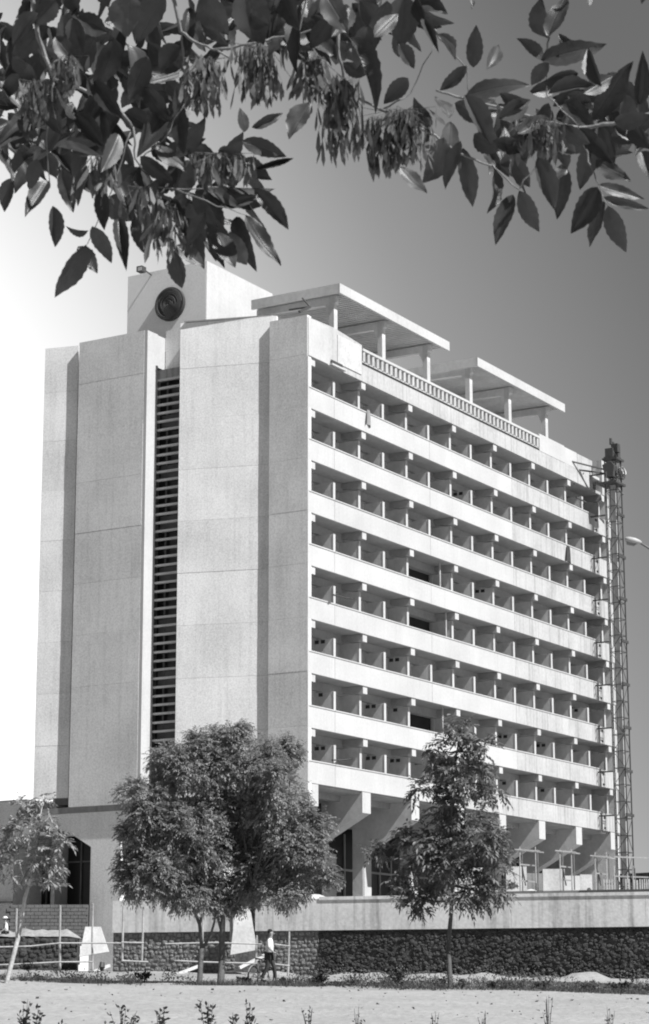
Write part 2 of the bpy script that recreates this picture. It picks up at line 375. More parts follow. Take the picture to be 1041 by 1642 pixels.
# --- roof terrace canopies
def canopy(x0, x1, cols_, depth):
    zc, zt = 40.50, 41.0; v0 = -0.35
    part('canopy_fascia', MB().box(x0, x1, v0, v0+0.14, zc-0.08, zt), M['white'], H)
    part('canopy_fascia', MB().box(x0, x0+0.14, v0+0.143, depth, zc-0.08, zt), M['inner'], H)
    part('canopy_roof', MB().box(x0+0.145, x1-0.003, v0+0.145, depth, zt-0.2, zt-0.02), M['inner'], H)
    n = int((x1-x0-0.3)/0.33)
    bmsh = MB().box(0, 0.15, v0+0.15, depth-0.05, 40.56, 40.79).mesh('roof_board', M['inner'])
    for i in range(n): link('roof_board', bmsh, H, Vector((x0+0.25+i*0.33, 0, 0))-H.location)
    for c in cols_:
        part('canopy_column', MB().box(c-0.2, c+0.2, 0.3, 0.62, 37.2, 40.5), M['white'], H)
        part('canopy_beam', MB().prism_x([(0.15, 40.1), (0.15, 40.49), (depth-0.1, 40.49), (depth-0.1, 40.1), (0.9, 40.0), (0.62, 39.4), (0.3, 39.4), (0.29, 40.0)], c-0.17, c+0.17), M['inner'], H)
        part('canopy_column', MB().box(c-0.2, c+0.2, depth-0.9, depth-0.6, 37.2, 40.08), M['inner'], H)
pA = pl(545, 461, 1, -0.35); pB = pl(721, 555, 1, -0.35)
canopy(pA.x, pB.x, [2.95, 8.62, 14.3], pl(403, 486, 0, pA.x).y)
pA = pl(766, 577, 1, -0.35); pB = pl(906, 653, 1, -0.35)
canopy(pA.x, pB.x, [20.05, 25.7, 31.4], 6.2)
# dark steel tie on the canopy corner, running down onto the end wall
tie = MB(); a = pl(485, 478, 0, 1.5); b = pl(497, 492, 0, 0.6); c = pl(424, 505, 0, 0.2)
tie.bar(a, b, 0.07); tie.bar(b, b+Vector((0, 1.4, 0.05)), 0.08); tie.bar(b, pl(480, 500, 0, -0.5), 0.14)
part('steel_tie', tie, M['iron'], H)

# --- end wall: folded precast slabs, each storey high
def stack(name, poly, z0, z1, m, gap=0.010, first=None):
    zs = [z0]; z = first if first else z0+3.0
    while z < z1-0.4: zs.append(z); z += 3.0
    zs.append(z1)
    for a, b in zip(zs, zs[1:]):
        j = random.uniform(-0.006, 0.006)
        part(name, MB().prism([(p[0]+j, p[1]) for p in poly], a+gap/2, b-gap/2), m, H)
Z0 = 11.40
S1u = -0.70
stack('end_panel', [(S1u, 0.005), (-0.27, 0.005), (-0.27, 2.52), (S1u, 2.52)], Z0, 38.32, M['end'], first=15.0)
part('corner_trim', MB().box(S1u+0.0, -0.55, -0.03, 0.0, Z0, 35.9), M['white'], H)
def xhit(x, y, a, dirv):                              # where the sight line of column x meets a plan line
    d = ray(x, y); M2 = np.array([[d.x, -dirv[0]], [d.y, -dirv[1]]]); r_ = np.array([a[0]-CAM.x, a[1]-CAM.y])
    t, s_ = np.linalg.solve(M2, r_); return (a[0]+dirv[0]*s_, a[1]+dirv[1]*s_)
sp = R(16.5); A2 = (-0.30, 2.3); dr = (-math.sin(sp), math.cos(sp))
B2 = xhit(286, 800, A2, dr)
th = (math.cos(sp)*0.28, math.sin(sp)*0.28)
stack('end_panel', [A2, (A2[0]+th[0], A2[1]+th[1]), (B2[0]+th[0], B2[1]+th[1]), B2], Z0, 38.75, M['end'], first=15.0)
part('wall_cap', MB().prism([(A2[0]-0.06, A2[1]+0.3), (A2[0]+0.5, A2[1]+0.3), (B2[0]+0.5, B2[1]-0.3), (B2[0]-0.06, B2[1]-0.3)], 38.76, 38.83), M['concrete'], H)
part('inner_return', MB().box(B2[0]+0.3, 1.5, B2[1]-0.25, B2[1], Z0, 38.7), M['concrete'], H)
# left slab with its bright return
us = -2.55
vr = pl(226.5, 850, 0, us).y; vl = pl(120.5, 850, 0, us).y
zt3 = pl(230, 530, 0, us).z; ZL = pl(170, 1291, 0, us).z
stack('end_panel', [(us, vr), (us+0.25, vr), (us+0.25, vl), (us, vl)], ZL, zt3, M['end'], first=ZL+6.8)
part('slab_return', MB().box(us+0.012, us+1.05, vr-0.22, vr-0.003, ZL, zt3-0.02), M['white'], H)
part('slab_return', MB().box(us+1.05, us+1.8, vr-0.2, vr-0.003, 36.5, zt3-0.06), M['white'], H)
# recessed head wall above the louvres
ul = us+1.05
part('head_wall', MB().box(us+1.8, us+2.0, B2[1]-0.3, vr-0.25, 35.8, zt3+0.4), M['end'], H)
part('louver_head', MB().box(ul, us+1.8, B2[1]-0.3, vr-0.24, 35.75, 36.3), M['concrete'], H)
# louvres
part('shaft_back', MB().box(ul+0.62, ul+0.7, B2[1]-0.5, vr-0.01, ZL, 35.75), M['glass'], H)
fin = MB().prism_x([], 0, 0) if False else None
fm = MB().box(ul, ul+0.16, B2[1]-0.45, vr-0.225, -0.06, 0.06).mesh('louver_fin', M['louver'])
pm = MB().box(ul+0.45, ul+0.55, B2[1]-0.45, vr-0.24, 0.05, 0.95).mesh('infill_panel', M['fillp'])
z = 35.7; i = 0
while z > Z0+0.3:
    link('louver_fin', fm, H, Vector((0, 0, z))-H.location)
    if i % 6 == 5: link('infill_panel', pm, H, Vector((0, 0, z-0.5))-H.location)
    z -= 0.5; i += 1
vm = (B2[1]+vr)/2
part('shaft_mullion', MB().box(ul+0.43, ul+0.449, vm+0.35, vm+0.47, ZL, 35.7), M['fillp'], H)
# left outer strip, behind a slot
A3 = (us+0.36, vl+0.02); dr3 = (-math.sin(R(14)), math.cos(R(14)))
a3 = xhit(119.5, 850, A3, dr3); b3 = xhit(65, 850, A3, dr3)
stack('end_panel', [a3, (a3[0]+0.3, a3[1]+0.05), (b3[0]+0.3, b3[1]+0.05), b3], pl(80, 1280, 0, us).z, pl(100, 556, 0, us).z, M['end'], first=14.7)
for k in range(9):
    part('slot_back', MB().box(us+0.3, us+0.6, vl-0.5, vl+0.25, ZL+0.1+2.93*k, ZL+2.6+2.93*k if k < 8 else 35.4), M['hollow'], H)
# side and rear closing walls (seen only when stepping aside)
part('rear_wall', MB().box(0.4, U1, 17.81, 18.1, 4.7, 37.0), M['inner'], H)
part('gable_wall', MB().box(U1+0.005, U1+0.25, 0.3, 17.8, 4.7, 38.3), M['end'], H)
part('end_backing', MB().box(0.2, 0.39, 2.6, 17.8, 11.6, 38.0), M['concrete'], H)
# --- penthouse with the round emblem
up_ = 1.6
q = pl(330, 470, 0, up_); zt4 = pl(330, 418, 0, up_).z
vq = q.y; vL = pl(205, 470, 0, up_).y
ue = pl(436, 480, 1, vq).x
part('penthouse', MB().prism([(up_, vq), (ue, vq), (ue, vL), (up_, vL)], 37.21, zt4), M['pent'], H)
part('penthouse_side', MB().box(up_+0.01, ue, vq-0.05, vq-0.002, 37.21, zt4-0.01), M['white'], H)
dc = pl(271, 487, 0, up_-0.25)
dz = MB()
n = 40; rr = 1.04
ring = [(math.cos(2*math.pi*i/n), math.sin(2*math.pi*i/n)) for i in range(n)]
dz.add([(dc.x, dc.y+c*rr, dc.z+s_*rr) for c, s_ in ring] + [(dc.x+0.24, dc.y+c*rr, dc.z+s_*rr) for c, s_ in ring],
       [tuple(range(n))[::-1], tuple(range(n, 2*n))] + [(i, (i+1) % n, n+(i+1) % n, n+i) for i in range(n)])
dobj = part('emblem_disc', dz, M['disc'], H)
for q_ in range(10):
    r1 = 0.1+q_*0.093; rb = MB()
    st = random.uniform(0, 6); L_ = random.uniform(4.4, 5.9)
    pts = [(dc.x-0.03, dc.y+math.cos(st+L_*i/36)*r1, dc.z+math.sin(st+L_*i/36)*r1) for i in range(37)]
    rb.tube(pts, 0.016, 4); part('relief_ring', rb, M['ring'], dobj)
lp = pl(243, 441, 0, up_)
fl = MB().bar(lp+Vector((0, 0, 0)), lp+Vector((-0.9, -0.1, 0.05)), 0.06).box(lp.x-1.25, lp.x-0.8, lp.y-0.18, lp.y+0.22, lp.z-0.12, lp.z+0.22)
fo = part('floodlight', fl, M['iron'], H); part('lamp_glass', MB().box(lp.x-1.27, lp.x-1.251, lp.y-0.15, lp.y+0.12, lp.z-0.1, lp.z+0.14), M['lime'], fo)

# --- ground floor: brackets, columns, glazing
ZF = 4.75
def bracket(j):
    a, b = j*B-0.47, j*B+0.47
    mb = MB().prism_x([(0.06, 11.9), (0.06, 10.72), (1.9, 9.75), (3.3, 9.0), (3.3, ZF), (4.0, ZF), (4.0, 11.9)], a, b)
    part('bracket', mb, M['inner'], H)
    part('bracket_face', MB().box(a, b, 0.01, 0.055, 10.73, 11.9), M['white'], H)
    part('column_face', MB().box(a+0.05, b-0.05, 3.24, 3.295, ZF, 9.0), M['white'], H)
for j in range(0, 8): bracket(j)
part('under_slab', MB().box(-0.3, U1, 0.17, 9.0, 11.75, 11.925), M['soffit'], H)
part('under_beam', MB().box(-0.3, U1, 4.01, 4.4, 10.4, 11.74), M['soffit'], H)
# recessed glazing of the ground floor
gl = MB().box(0.2, U1, 6.0, 6.1, ZF, 11.7); part('lobby_glazing', gl, M['glass'], H)
for j in range(0, 29):
    u = 0.4+j*1.43
    part('mullion', MB().box(u, u+0.09, 5.9, 5.99, ZF, 9.3 if j % 3 else 10.3), M['frame'], H)
part('transom', MB().box(0.4, U1-0.2, 5.88, 5.96, 8.1, 8.22), M['frame'], H)
part('inner_wall', MB().box(8.3, 10.6, 4.9, 5.1, ZF, 8.9), M['inner'], H)
part('end_beam', MB().prism([(-0.9, 0.3), (0.1, 0.3), (us+1.3, 18.4), (us+0.1, 18.4), (us+0.1, vr-2)], ZL-0.32, ZL-0.003), M['concrete'], H)
part('end_fascia', MB().prism([(-0.7, 0.6), (-0.2, 0.6), (us+0.9, 18.3), (us+0.35, 18.3), (us+0.35, vr-2)], 9.6, ZL-0.323), M['end'], H)
# portal piers under the end wall
pvR = pl(193, 1400, 0, us+0.2).y; pvL = pl(145, 1400, 0, us+0.2).y
fl1 = pl(100, 1328, 0, us+0.2)
part('portal_pier', MB().add([(us+0.2, y, z) for y, z in ((pvR, 1.2), (pvR, 10.2), (pvR-1.2, ZL-0.33), (fl1.y, ZL-0.33), (fl1.y, fl1.z), (pvL, pl(145, 1358, 0, us+0.2).z), (pvL, 1.2))] +
     [(us+1.3, y, z) for y, z in ((pvR, 1.2), (pvR, 10.2), (pvR-1.2, ZL-0.33), (fl1.y, ZL-0.33), (fl1.y, fl1.z), (pvL, pl(145, 1358, 0, us+0.2).z), (pvL, 1.2))],
     [(6, 5, 4, 3, 2, 1, 0)[::-1], tuple(range(7, 14))[::-1]] + [(i, 7+i, 7+(i+1) % 7, (i+1) % 7) for i in range(7)]), M['end'], H)
# mirrored second pier near the corner
q2 = 4.6; w2 = pvL-pvR
part('portal_pier', MB().box(us+0.2, us+1.3, q2-0.3, q2-0.3+w2, 1.2, ZL-0.33), M['end'], H)
part('end_glazing', MB().box(1.6, 1.7, 0.5, 23, 4.0, 11.0), M['glass'], H)
for i in range(14):
    part('mullion', MB().box(1.5, 1.59, 5.5+i*1.25, 5.58+i*1.25, 4.0, 10.9), M['steel'], H)
part('transom', MB().box(1.5, 1.58, 5.5, 22.8, 8.35, 8.43), M['steel'], H)
# low wing to the left
wl = pl(20, 1400, 0, us+1.4)
part('wing_fascia', MB().box(us+1.4, us+9, 18.9, 42, 9.3, pl(30, 1285, 0, us+1.4).z), M['end'], H)
part('wing_wall', MB().box(us+1.5, us+8, wl.y, 42, 2.6, 9.295), M['end'], H)
part('wing_ledge', MB().box(us+1.38, us+1.495, wl.y, 42, 6.0, 6.08), M['concrete'], H)
part('wing_roof_edge', MB().box(us+1.3, us+9, 18.8, 42, pl(30, 1285, 0, us+1.4).z+0.003, pl(30, 1285, 0, us+1.4).z+0.09), M['lime'], H)
# things hung over the bands
def cloth_on(x0, x1, y0, y1, lab, m, cat='cloth'):
    P = pl((x0+x1)/2, (y0+y1)/2, 1, -0.06)
    a = pl(x0, y0, 1, -0.07); b = pl(x1, y1, 1, -0.07); wd = max(0.35, b.x-a.x); h = a.z-b.z
    mb = MB(); nx, nz = 6, 8; vs = []
    for j in range(nz+1):
        for i in range(nx+1):
            t = i/nx; s_ = j/nz
            wv = wd*(0.35+0.65*s_**0.7)
            vs.append((P.x+(t-0.5)*wv, -0.07-0.05*math.sin(t*9+s_*2)*(0.3+s_), a.z-h*s_+0.04*math.sin(t*5)*s_))
    fs = [(j*(nx+1)+i, j*(nx+1)+i+1, (j+1)*(nx+1)+i+1, (j+1)*(nx+1)+i) for j in range(nz) for i in range(nx)]
    n0 = len(vs); vs += [(p[0], p[1]+0.02, p[2]) for p in vs]
    fs += [tuple(q+n0 for q in f[::-1]) for f in fs]
    mb.add(vs, fs); return single('hanging_cloth', mb, m, (P.x, -0.07, b.z), lab, cat, smooth=True)
cloth_on(906, 917, 873, 903, 'dark rag hanging over the second white balcony band near the hoist', M['trousers'])
cloth_on(586, 596, 655, 684, 'grey sacking hanging from the top balcony band below the parapet end', M['concrete'])
# poles and boards lying on bands
def pole_thing(a, b, r, m, lab, cat='pole', name='wooden_pole'):
    mb = MB().tube([a, (Vector(a)+Vector(b))/2+Vector((0, 0, -r)), b], [r, r*0.9, r*0.8], 6); P = (Vector(a)+Vector(b))/2
    return single(name, mb, m, P, lab, cat)
a = pl(522, 958, 1, 0.1); b = pl(575, 961, 1, 0.9)
pole_thing(a+Vector((0, -0.5, .1)), b, 0.05, M['iron'], 'dark pole lying across the fifth band from the bottom in the first bay')
a = pl(533, 1219, 1, 0.0); b = pl(573, 1215, 1, 1.1)
pole_thing(a, b, 0.05, M['iron'], 'dark pole leaning out of the lowest balcony in the first bay')

# ================================================================== PODIUM AND WALLS
Pa = dep(180, 1500, 97.5); Pb = dep(1260, 1487, 89.6)
ax = (Pb-Pa); ax.z = 0; LW = ax.length; ax.normalize(); nn = Vector((ax.y, -ax.x, 0))
if nn.dot(CAM-Pa) < 0: nn = -nn
def wp(s_, out, z): P = Pa + ax*s_ + nn*out; return (P.x, P.y, z)
def wbox(mb, s0, s1, o0, o1, z0, z1):
    vs = [wp(s, o, z) for z in (z0, z1) for s, o in ((s0, o1), (s1, o1), (s1, o0), (s0, o0))]
    mb.add(vs, [(3, 2, 1, 0), (4, 5, 6, 7), (0, 1, 5, 4), (1, 2, 6, 5), (2, 3, 7, 6), (3, 0, 4, 7)]); return mb
def wall_s(x, y=1490):                                 # pixel column -> metres along the wall
    d = ray(x, y); M2 = np.array([[d.x, -ax.x], [d.y, -ax.y]]); r_ = np.array([Pa.x-CAM.x, Pa.y-CAM.y])
    return float(np.linalg.solve(M2, r_)[1])
PW = thing('retaining_wall', (Pa.x, Pa.y, 1.2), 'long podium wall of dark rough stone under a pale rendered parapet', 'wall')
sg0, sg1 = wall_s(376), wall_s(409)
ZT, ZBm = 4.70, 3.30
def parapet(s0, s1):
    n_ = max(1, round((s1-s0)/6.0))
    for i in range(n_):
        a, b = s0+(s1-s0)*i/n_, s0+(s1-s0)*(i+1)/n_
        part('parapet_panel', wbox(MB(), a+0.004, b-0.004, -0.35, 0.0, ZBm, ZT-0.12 if s0 > sg0 else ZT), M['podium'], PW)
parapet(0, sg0); parapet(sg1, LW)
part('parapet_cap', wbox(MB(), wall_s(512), LW, -0.4, 0.05, ZT-0.117, ZT+0.02), M['podium'], PW)
part('parapet_cap', wbox(MB(), sg1, wall_s(512)-0.01, -0.4, 0.0, ZT-0.117, ZT-0.05), M['podium'], PW)
part('podium_deck', MB().prism([wp(0, -0.4, 0)[:2], wp(LW, -0.4, 0)[:2], wp(LW, -60, 0)[:2], wp(12, -60, 0)[:2], wp(4, -22, 0)[:2], wp(0, -22, 0)[:2]][::-1], 4.5, 4.6), M['concrete'], PW)
def stones(s0, s1, zb, zt_, out, m, size, parent, wfun, name='stonework', amp=0.06, seed=1):
    rnd = random.Random(seed); mb = MB(); z = zb
    rows = int((zt_-zb)/size); h = (zt_-zb)/rows
    for r_ in range(rows):
        s = s0 - rnd.random()*size
        while s < s1:
            wd = size*rnd.uniform(0.6, 2.1); a = max(s0, s); b = min(s1, s+wd)
            if b-a > 0.05:
                z0 = zb+r_*h+rnd.uniform(-.28, .28)*h; z1 = z0+h*rnd.uniform(0.75, 1.3)
                o = out+rnd.uniform(0.2, 1)*amp; i_ = 0.22*min(b-a, h)
                k = 8; cs_ = []
                for q in range(k):
                    t = 2*math.pi*q/k+rnd.uniform(-.25, .25); e = rnd.uniform(0.9, 1.12)
                    c_, s__ = math.cos(t), math.sin(t); mx_ = max(abs(c_), abs(s__))**0.55
                    cs_.append(((a+b)/2+c_/mx_*e*(b-a)*0.47, (z0+z1)/2+s__/mx_*e*(z1-z0)*0.47))
                cy = (z0+z1)/2; cx_ = (a+b)/2
                vs = [wfun(x, out-0.04, y) for x, y in cs_]+[wfun(cx_+(x-cx_)*0.72, o+rnd.uniform(-.3, .3)*amp, cy+(y-cy)*0.72) for x, y in cs_]
                vs.append(wfun(cx_+rnd.uniform(-.1, .1)*wd, o+amp*0.3, cy))
                fs = [(q, (q+1) % k, k+(q+1) % k, k+q) for q in range(k)]+[(k+q, k+(q+1) % k, 2*k) for q in range(k)]
                mb.add(vs, fs)
            s += wd
    return part(name, mb, m, parent, kind='stuff')
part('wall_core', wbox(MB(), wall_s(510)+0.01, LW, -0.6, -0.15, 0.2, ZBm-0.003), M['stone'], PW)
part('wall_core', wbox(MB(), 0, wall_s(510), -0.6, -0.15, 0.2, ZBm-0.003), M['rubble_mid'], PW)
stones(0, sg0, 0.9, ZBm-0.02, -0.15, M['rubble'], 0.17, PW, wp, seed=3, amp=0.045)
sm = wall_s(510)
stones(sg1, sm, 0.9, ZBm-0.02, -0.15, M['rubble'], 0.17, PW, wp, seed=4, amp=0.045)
rnd = random.Random(55); mb = MB(); k_ = 7
for i in range(5200):
    s_ = rnd.uniform(sm, LW); z_ = 0.6+(ZBm-0.68)*rnd.random(); q = 0.05+0.11*rnd.random()**1.8; o_ = -0.15+rnd.uniform(-0.01, 0.05)
    e_ = rnd.uniform(0.55, 1.0); a0 = rnd.random()*6.28; cs_ = []
    if z_+q > ZBm-0.02: z_ = ZBm-0.02-q
    for j in range(k_):
        t = a0+2*math.pi*j/k_; rr_ = q*rnd.uniform(0.8, 1.15); cs_.append((math.cos(t)*rr_, math.sin(t)*rr_*e_))
    vs = [wp(s_+x, o_-0.06, z_+y) for x, y in cs_]+[wp(s_+x*0.7, o_+0.02+rnd.uniform(0, 0.03), z_+y*0.7) for x, y in cs_]+[wp(s_, o_+0.045+rnd.uniform(-.01, .02), z_+0.01)]
    mb.add(vs, [(j, (j+1) % k_, k_+(j+1) % k_, k_+j) for j in range(k_)]+[(k_+j, k_+(j+1) % k_, 2*k_) for j in range(k_)])
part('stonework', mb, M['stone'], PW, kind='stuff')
# heap of rubble and soil along the foot
def heap(s0, s1, hmax, wdt, m, seed, out=0.0):
    rnd = random.Random(seed); mb = MB(); n_ = int((s1-s0)/0.3); k = 7; vs = []
    for i in range(n_+1):
        s = s0+(s1-s0)*i/n_; hh = hmax*(0.45+0.55*abs(noise.noise(Vector((s*0.45, seed, 0))))*2.0)*min(1, i/4, (n_-i)/4+0.02)
        for j in range(k+1):
            t = j/k; o = out+wdt*t; P = Vector(wp(s, o, 0)); D_, sd_ = cs(P)
            z = ground_z(D_, sd_)-0.03+hh*(1-t)**1.2*(0.85+0.3*noise.noise(Vector((s*1.7, t*3, seed))))
            vs.append((P.x, P.y, z))
    mb.add(vs, [(i*(k+1)+j, (i+1)*(k+1)+j, (i+1)*(k+1)+j+1, i*(k+1)+j+1) for i in range(n_) for j in range(k)])
    return mb
o = link('earth_bank', heap(wall_s(520), LW, 0.42, 2.6, None, 5).mesh('earth_bank', M['sand'], True)); o['kind'] = 'structure'
o = link('earth_bank', heap(wall_s(190), wall_s(500), 0.2, 1.6, None, 8).mesh('earth_bank', M['sand'], True)); o['kind'] = 'structure'
# fallen stones along the foot of the wall
rnd = random.Random(12); mb = MB()
for i in range(2200):
    s = rnd.uniform(sm, LW); t = rnd.random()**1.6; P = Vector(wp(s, -0.1+t*0.9, 0)); D_, sd_ = cs(P)
    z = ground_z(D_, sd_)+rnd.random()**2*0.75*(1-t)*(0.4+abs(noise.noise(Vector((s*0.5, 0, 9))))*2); r_ = rnd.uniform(0.025, 0.075)
    ic = [(1, 0, 0), (-1, 0, 0), (0, 1, 0), (0, -1, 0), (0, 0, 0.8), (0, 0, -0.8)]
    q = Matrix.Rotation(rnd.random()*6, 3, 'Z') @ Matrix.Rotation(rnd.random()*2, 3, 'X')
    mb.add([Vector((P.x, P.y, z))+q @ (Vector(c)*r_*rnd.uniform(0.7, 1.3)) for c in ic], [(0, 2, 4), (2, 1, 4), (1, 3, 4), (3, 0, 4), (2, 0, 5), (1, 2, 5), (3, 1, 5), (0, 3, 5)])
tag(link('fallen_stones', mb.mesh('fallen_stones', M['rubble_dark'])), 'loose dark stones tumbled along the foot of the podium wall', 'rubble', kind='stuff')

# left retaining wall (farther back) with block wall and sand heap on it
def lw(D0):
    def f(x, o, z):
        P = CAM+fh*(D0-o)+rh*x; return (P.x, P.y, z)
    return f
DL = 121.5; f_l = lw(DL)
def lx(x, D=DL): return (x-CX)/FPX*D*math.cos(PIT)**0 / 1.0
def boxl(mb, x0, x1, D0, D1, z0, z1):
    vs = [tuple(gp(D, x))[:2]+(z,) for z in (z0, z1) for x, D in ((x0, D0), (x1, D0), (x1, D1), (x0, D1))]
    mb.add(vs, [(3, 2, 1, 0), (4, 5, 6, 7), (0, 1, 5, 4), (1, 2, 6, 5), (2, 3, 7, 6), (3, 0, 4, 7)]); return mb
kD = math.cos(PIT)+math.sin(PIT)*0.24                                           # slant depth -> level distance near the foot
xs0, xs1 = (-160-CX)/FPX*DL, (131-CX)/FPX*DL
Pl = gp(DL, (xs0+xs1)/2)
LWt = thing('stone_wall', (Pl.x, Pl.y, 1.6), 'dark stone wall at far left beneath the heap of pale sand', 'wall')
zl0, zl1 = 1.4, zat(1506, DL)
part('wall_core', boxl(MB(), xs0, xs1, DL, DL+0.6, 0.8, zl1), M['stone'], LWt)
stones(xs0, xs1, zl0, zl1, 0.02, M['stone'], 0.26, LWt, f_l, seed=9, amp=0.06)
BLt = thing('block_wall', (Pl.x+1, Pl.y+1, 4.0), 'low grey blockwork wall behind the sand heap at far left', 'wall')
zb0, zb1 = zat(1490, DL+2), zat(1452, DL+2)
part('wall_core', boxl(MB(), xs0, xs1+0.3, DL+2.05, DL+2.3, 3.4, zb1-0.02), M['block'], BLt)
rows = 9; bh = (zb1-3.9)/rows; blk = 0
for r_ in range(rows):
    x = (15-CX)/FPX*DL-(r_ % 2)*0.2
    while x < xs1:
        part('block', boxl(MB(), x+0.012, min(x+0.44, xs1+0.3)-0.012, DL+2.0-random.uniform(0, 0.02), DL+2.049, 3.9+r_*bh+0.012, 3.9+(r_+1)*bh-0.012), M['block'], BLt) if blk < 290 else None
        x += 0.44; blk += 1
# sand heap on the stone wall
mb = MB(); vs = []; nx, ny = 40, 10
for i in range(nx+1):
    px = -60+(138+60)*i/nx
    for j in range(ny+1):
        t = j/ny; D_ = DL+0.1+t*1.7
        hh = zl1 + 0.62*math.sin(math.pi*min(1, t*0.9+0.08))*min(1, (nx-i)/4)*(0.8+0.35*noise.noise(Vector((i*0.25, 0, 3)))+0.12*noise.noise(Vector((i*.9, j*.6, 3))))
        P = gp(D_, (px-CX)/FPX*D_); vs.append((P.x, P.y, hh-0.02))
mb.add(vs, [(i*(ny+1)+j, i*(ny+1)+j+1, (i+1)*(ny+1)+j+1, (i+1)*(ny+1)+j)[::-1] for i in range(nx) for j in range(ny)])
P = gp(DL+1, (60-CX)/FPX*DL)
tag(link('sand_heap', mb.mesh('sand_heap', M['dirt'], True, (P.x, P.y, zl1)), None, (P.x, P.y, zl1)), 'pale heap of sand lying on top of the dark stone wall at left', 'sand heap')
def board_thing(a, b, w_, h_, m, lab, cat='board', name='plank', group=None):
    a, b = Vector(a), Vector(b); P = (a+b)/2
    return single(name, MB().bar(a, b, w_, h_), m, P, lab, cat, group)
a = dep(32, 1487, DL+0.0); b = dep(62, 1488, DL+0.0)
board_thing(a, b, 0.12, 0.12, M['lime'], 'white plank lying on the sand heap beside the young tree')
board_thing(dep(60, 1513, DL-1.6)+Vector((0,0,0)), dep(72, 1509, DL-1.6), 0.5, 0.16, M['lime'], 'small white sack on the upper fence rail at left', 'sack', 'cement_sack')

# footings of the two portal piers: leaning whitewashed faces
def footing(px, w0, y0, y1, D, lab):
    a = dep(px-w0*0.62, y1, D-0.9); b = dep(px+w0*0.55, y1-8, D-0.9); c = dep(px+w0*0.22, y0, D); d = dep(px-w0*0.38, y0, D)
    mb = MB(); bk = fh*0.5
    vs = [a, b, c, d]+[p+bk for p in (a, b, c, d)]
    mb.add(vs, [(0, 1, 2, 3), (7, 6, 5, 4), (0, 4, 5, 1), (1, 5, 6, 2), (2, 6, 7, 3), (3, 7, 4, 0)])
    return single('leaning_sheet', mb, M['lime'], a, lab, 'sheet')
footing(152, 40, 1486, 1534, 118.0, 'white sheet leaning against the foot of the left portal pier')
footing(392, 36, 1449, 1531, 95.2, 'tall white sheet leaning in the gap of the podium wall')
board_thing(dep(370, 1450, 95.6), dep(372, 1518, 95.2), 0.45, 0.1, M['board'], 'grey board standing beside the tall white sheet in the wall gap')
for i, (x0, y0, x1, y1, lab) in enumerate([(384, 1552, 426, 1531, 'white plank sloping up across the wall gap behind the big tree'),
        (282, 1563, 322, 1548, 'white plank sloping up at the foot of the forked trunk'),
        (142, 1562, 176, 1548, 'short white plank leaning on the ground beside the left sheet')]):
    board_thing(dep(x0, y0, 94), dep(x1, y1, 95), 0.1, 0.12, M['lime'], lab)
for x0, x1, y, lab in ((133, 160, 1567, 'flat white slab on the ground left of the dark stump'), (170, 192, 1564, 'flat white slab on the ground right of the dark stump')):
    board_thing(dep(x0, y, 95), dep(x1, y, 95), 0.6, 0.14, M['lime'], lab, 'slab', 'concrete_slab')
st = dep(163, 1571, 93)
mb = MB().tube([st, st+Vector((0, 0, 0.35)), st+Vector((0.02, 0, 0.55))], [0.07, 0.06, 0.13], 8).tube([st+Vector((0, 0, .5)), st+Vector((.05, .02, .72))], [0.14, 0.1], 8)
single('tree_stump', mb, M['iron'], st, 'dark stump standing on the ground between two white slabs', 'stump')

# pole fence in front
PF = None
FD = 88.0
def fp(x, y, D=FD): return dep(x, y, D)
Pf = gpt(96, FD)
PF = thing('pole_fence', Pf, 'rough whitewashed pole fence running in front of the walls at left', 'fence')
posts = [(96, 1452, 1570), (148, 1449, 1560), (197, 1452, 1541), (229, 1455, 1540), (325, 1453, 1528), (411, 1500, 1545), (463, 1494, 1566), (26, 1457, 1520)]
for x, y0, y1 in posts:
    jx = random.uniform(-1.5, 1.5)
    part('post', MB().tube([fp(x+jx, y1), fp(x, (y0+y1)/2), fp(x+1, y0)], [0.045, 0.042, 0.036], 6), M['pole'], PF)
for pts in ([(-20, 1519), (50, 1517), (96, 1512), (195, 1512)], [(195, 1511), (231, 1513)], [(265, 1513), (345, 1511), (420, 1514)], [(440, 1514), (465, 1517)],
            [(-20, 1549), (40, 1545), (96, 1543), (150, 1543)], [(197, 1541), (238, 1542)], [(280, 1541), (325, 1542), (410, 1544)], [(440, 1546), (465, 1549)]):
    part('rail', MB().tube([fp(x, y+random.uniform(-1, 1), FD-0.12) for x, y in pts], 0.034, 6), M['pole'], PF)
# kerb and road at right
mb = MB()
K0, K1 = gpt(790, 79), gpt(1180, 73)
rd = MB()
for i in range(24):
    t0, t1 = i/24, (i+1)/24
    for mb_, D0, D1, dz_ in ((rd, 2.6, 7.4, 0.03),):
        A = [K0.lerp(K1, t) for t in (t0, t1)]
        pts = []
        for P in A:
            D_, s_ = cs(P)
            pts.append([gp(D_-7.4, s_), gp(D_-0.3, s_)])
        vs = []
        for q in pts:
            for P in q:
                D_, s_ = cs(P); vs.append((P.x, P.y, ground_z(D_, s_)+dz_))
        rd.add(vs, [(0, 2, 3, 1)])
struct('road', rd, M['road'], True)
KT = thing('kerb', K0, 'pale concrete kerb running along the dusty road at right', 'kerb')
for i in range(14):
    a, b = K0.lerp(K1, i/14), K0.lerp(K1, (i+0.97)/14); a.z += 0.06; b.z += 0.06
    part('kerb_stone', MB().bar(a, b, 0.16, 0.2), M['lime'] if i % 5 else M['board'], KT)

